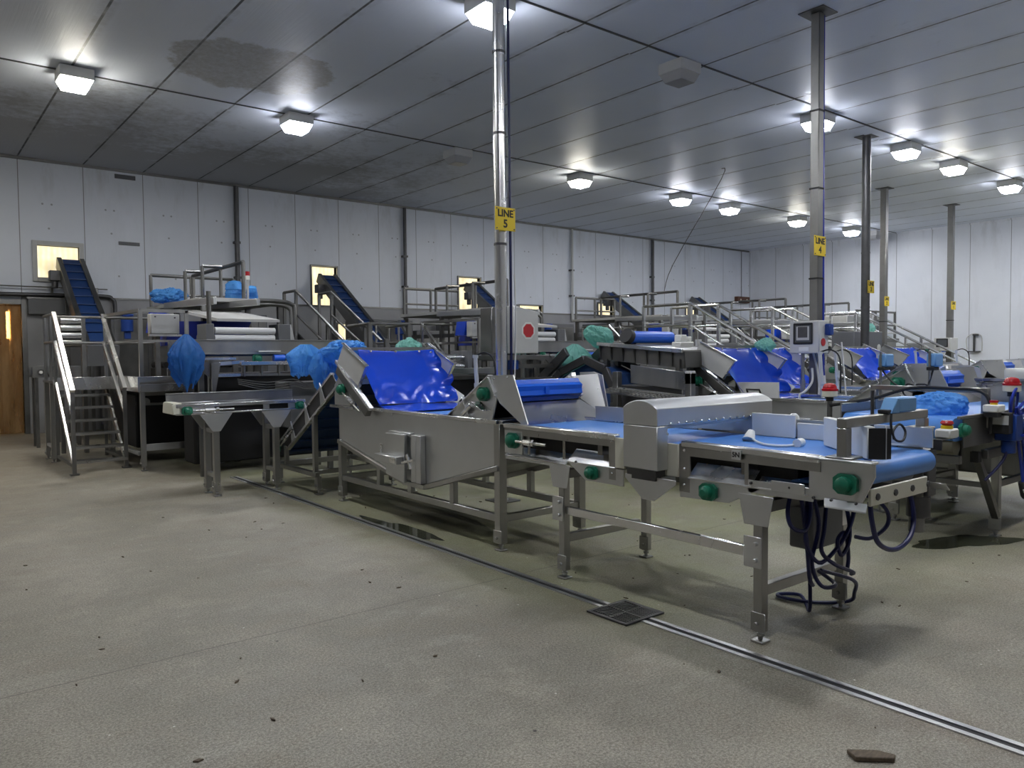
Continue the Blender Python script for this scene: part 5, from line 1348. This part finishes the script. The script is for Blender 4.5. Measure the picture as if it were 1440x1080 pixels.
# fittings at the strip curtain end of the long wall
t = thing('cable_cover', (2.5,YW-.2,2.38), 'dark grey cover panel on the wall under the first lit window', 'panel')
MB().box(2.08,YW-.2,2.36,2.92,YW-.05,2.66).build('panel', GREYP, t, .006); MB().box(2.06,YW-.21,2.66,2.94,YW-.05,2.69).build('lip', DULL, t)
t = thing('roller_stack', (2.12,13.7,0), 'stack of shiny steel rollers behind the stair handrail', 'rollers')
for k in range(4): MB().cyl((2.02,13.65,1.73+k*.115),(2.30,13.65,1.73+k*.115),.052,16).build('roller', BRIGHT, t)
MB().box(2.30,13.6,0,2.36,13.72,2.15).box(2.0,13.75,1.66,2.36,13.80,2.15).box(2.0,13.74,0,2.06,13.80,1.66).build('frame', DULL, t, .004)
t = thing('takeoff_conveyor', (2.1,15.3,0), 'low steel conveyor with round end pulley beside the strip curtain', 'conveyor')
MB().box(1.78,14.9,1.17,2.5,14.92,1.36).box(1.78,15.3,1.17,2.5,15.32,1.36).build('side_plate', STEEL, t, .003); MB().box(1.82,14.93,1.22,2.5,15.29,1.34).build('belt', BELTD, t)
MB().cyl((1.90,14.87,1.26),(1.90,14.90,1.26),.05,16).build('pulley', DULL, t); MB().cyl((1.90,14.86,1.26),(1.90,14.872,1.26),.025,12).build('hub', WHITE, t)
for x in (1.84,2.44):
    for y in (14.95,15.27): MB().box(x-.025,y-.025,0,x+.025,y+.025,1.17).build('leg', DULL, t)

t = thing('washer_tank', (5.8,8.6,0), 'dark washing tank between the trough and the tall grey cabinet', 'tank')
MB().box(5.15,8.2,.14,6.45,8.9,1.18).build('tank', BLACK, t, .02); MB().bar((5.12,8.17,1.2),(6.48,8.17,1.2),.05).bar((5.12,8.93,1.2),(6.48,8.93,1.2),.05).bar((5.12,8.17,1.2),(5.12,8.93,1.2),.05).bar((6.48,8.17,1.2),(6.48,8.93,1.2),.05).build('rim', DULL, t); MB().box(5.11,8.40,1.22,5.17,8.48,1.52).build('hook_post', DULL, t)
for x in (5.2,6.4):
    for y in (8.22,8.88): MB().box(x-.03,y-.03,0,x+.03,y+.03,1.18).build('leg', DULL, t)
MB().bar((5.2,8.15,.3),(6.0,8.15,1.1),.03,.05).bar((5.5,8.12,.3),(6.3,8.12,1.1),.03,.05).build('brace', STEEL, t)
t = thing('washer_tank', (8.2,7.9,0), 'dark low tank behind the swan neck conveyor', 'tank')
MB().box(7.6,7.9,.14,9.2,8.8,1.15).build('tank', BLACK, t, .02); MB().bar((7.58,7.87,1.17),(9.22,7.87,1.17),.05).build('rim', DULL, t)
for x in (7.65,9.15): MB().box(x-.03,7.95,0,x+.03,8.01,.2).box(x-.03,8.7,0,x+.03,8.76,.2).build('leg', DULL, t)
# ---------------------------------------------------------------- camera, world, view
cam = bpy.data.cameras.new('camera'); co = bpy.data.objects.new('camera', cam); COL.objects.link(co)
cam.sensor_fit = 'HORIZONTAL'; cam.sensor_width = 36.0; cam.lens = 36.0*1082.4/1440.0
cam.clip_start = .05; cam.clip_end = 200
yaw, pitch, roll = (math.radians(a) for a in (38.74, -2.2616, -.5154))
f = Vector((math.sin(yaw)*math.cos(pitch), math.cos(yaw)*math.cos(pitch), math.sin(pitch)))
r0 = Vector((math.cos(yaw), -math.sin(yaw), 0)); u0 = r0.cross(f)
rr = r0*math.cos(roll) + u0*math.sin(roll); uu = -r0*math.sin(roll) + u0*math.cos(roll)
M = Matrix.Identity(4)
for i in range(3):
    M[i][0] = rr[i]; M[i][1] = uu[i]; M[i][2] = -f[i]
M[0][3], M[1][3], M[2][3] = 0, 0, 1.5
co.matrix_world = M
S.camera = co
w = bpy.data.worlds.new('world'); S.world = w; w.use_nodes = True
w.node_tree.nodes['Background'].inputs[0].default_value = (.02,.022,.025,1)
w.node_tree.nodes['Background'].inputs[1].default_value = 1.0
vs = S.view_settings
vs.view_transform = 'Standard'; vs.look = 'None'; vs.gamma = 1.0; vs.use_curve_mapping = False
vs.exposure = 0.33
try:
    S.cycles.use_denoising = True; S.cycles.max_bounces = 8; S.cycles.sample_clamp_indirect = 6.0
    S.cycles.caustics_reflective = False; S.cycles.caustics_refractive = False
except Exception: pass
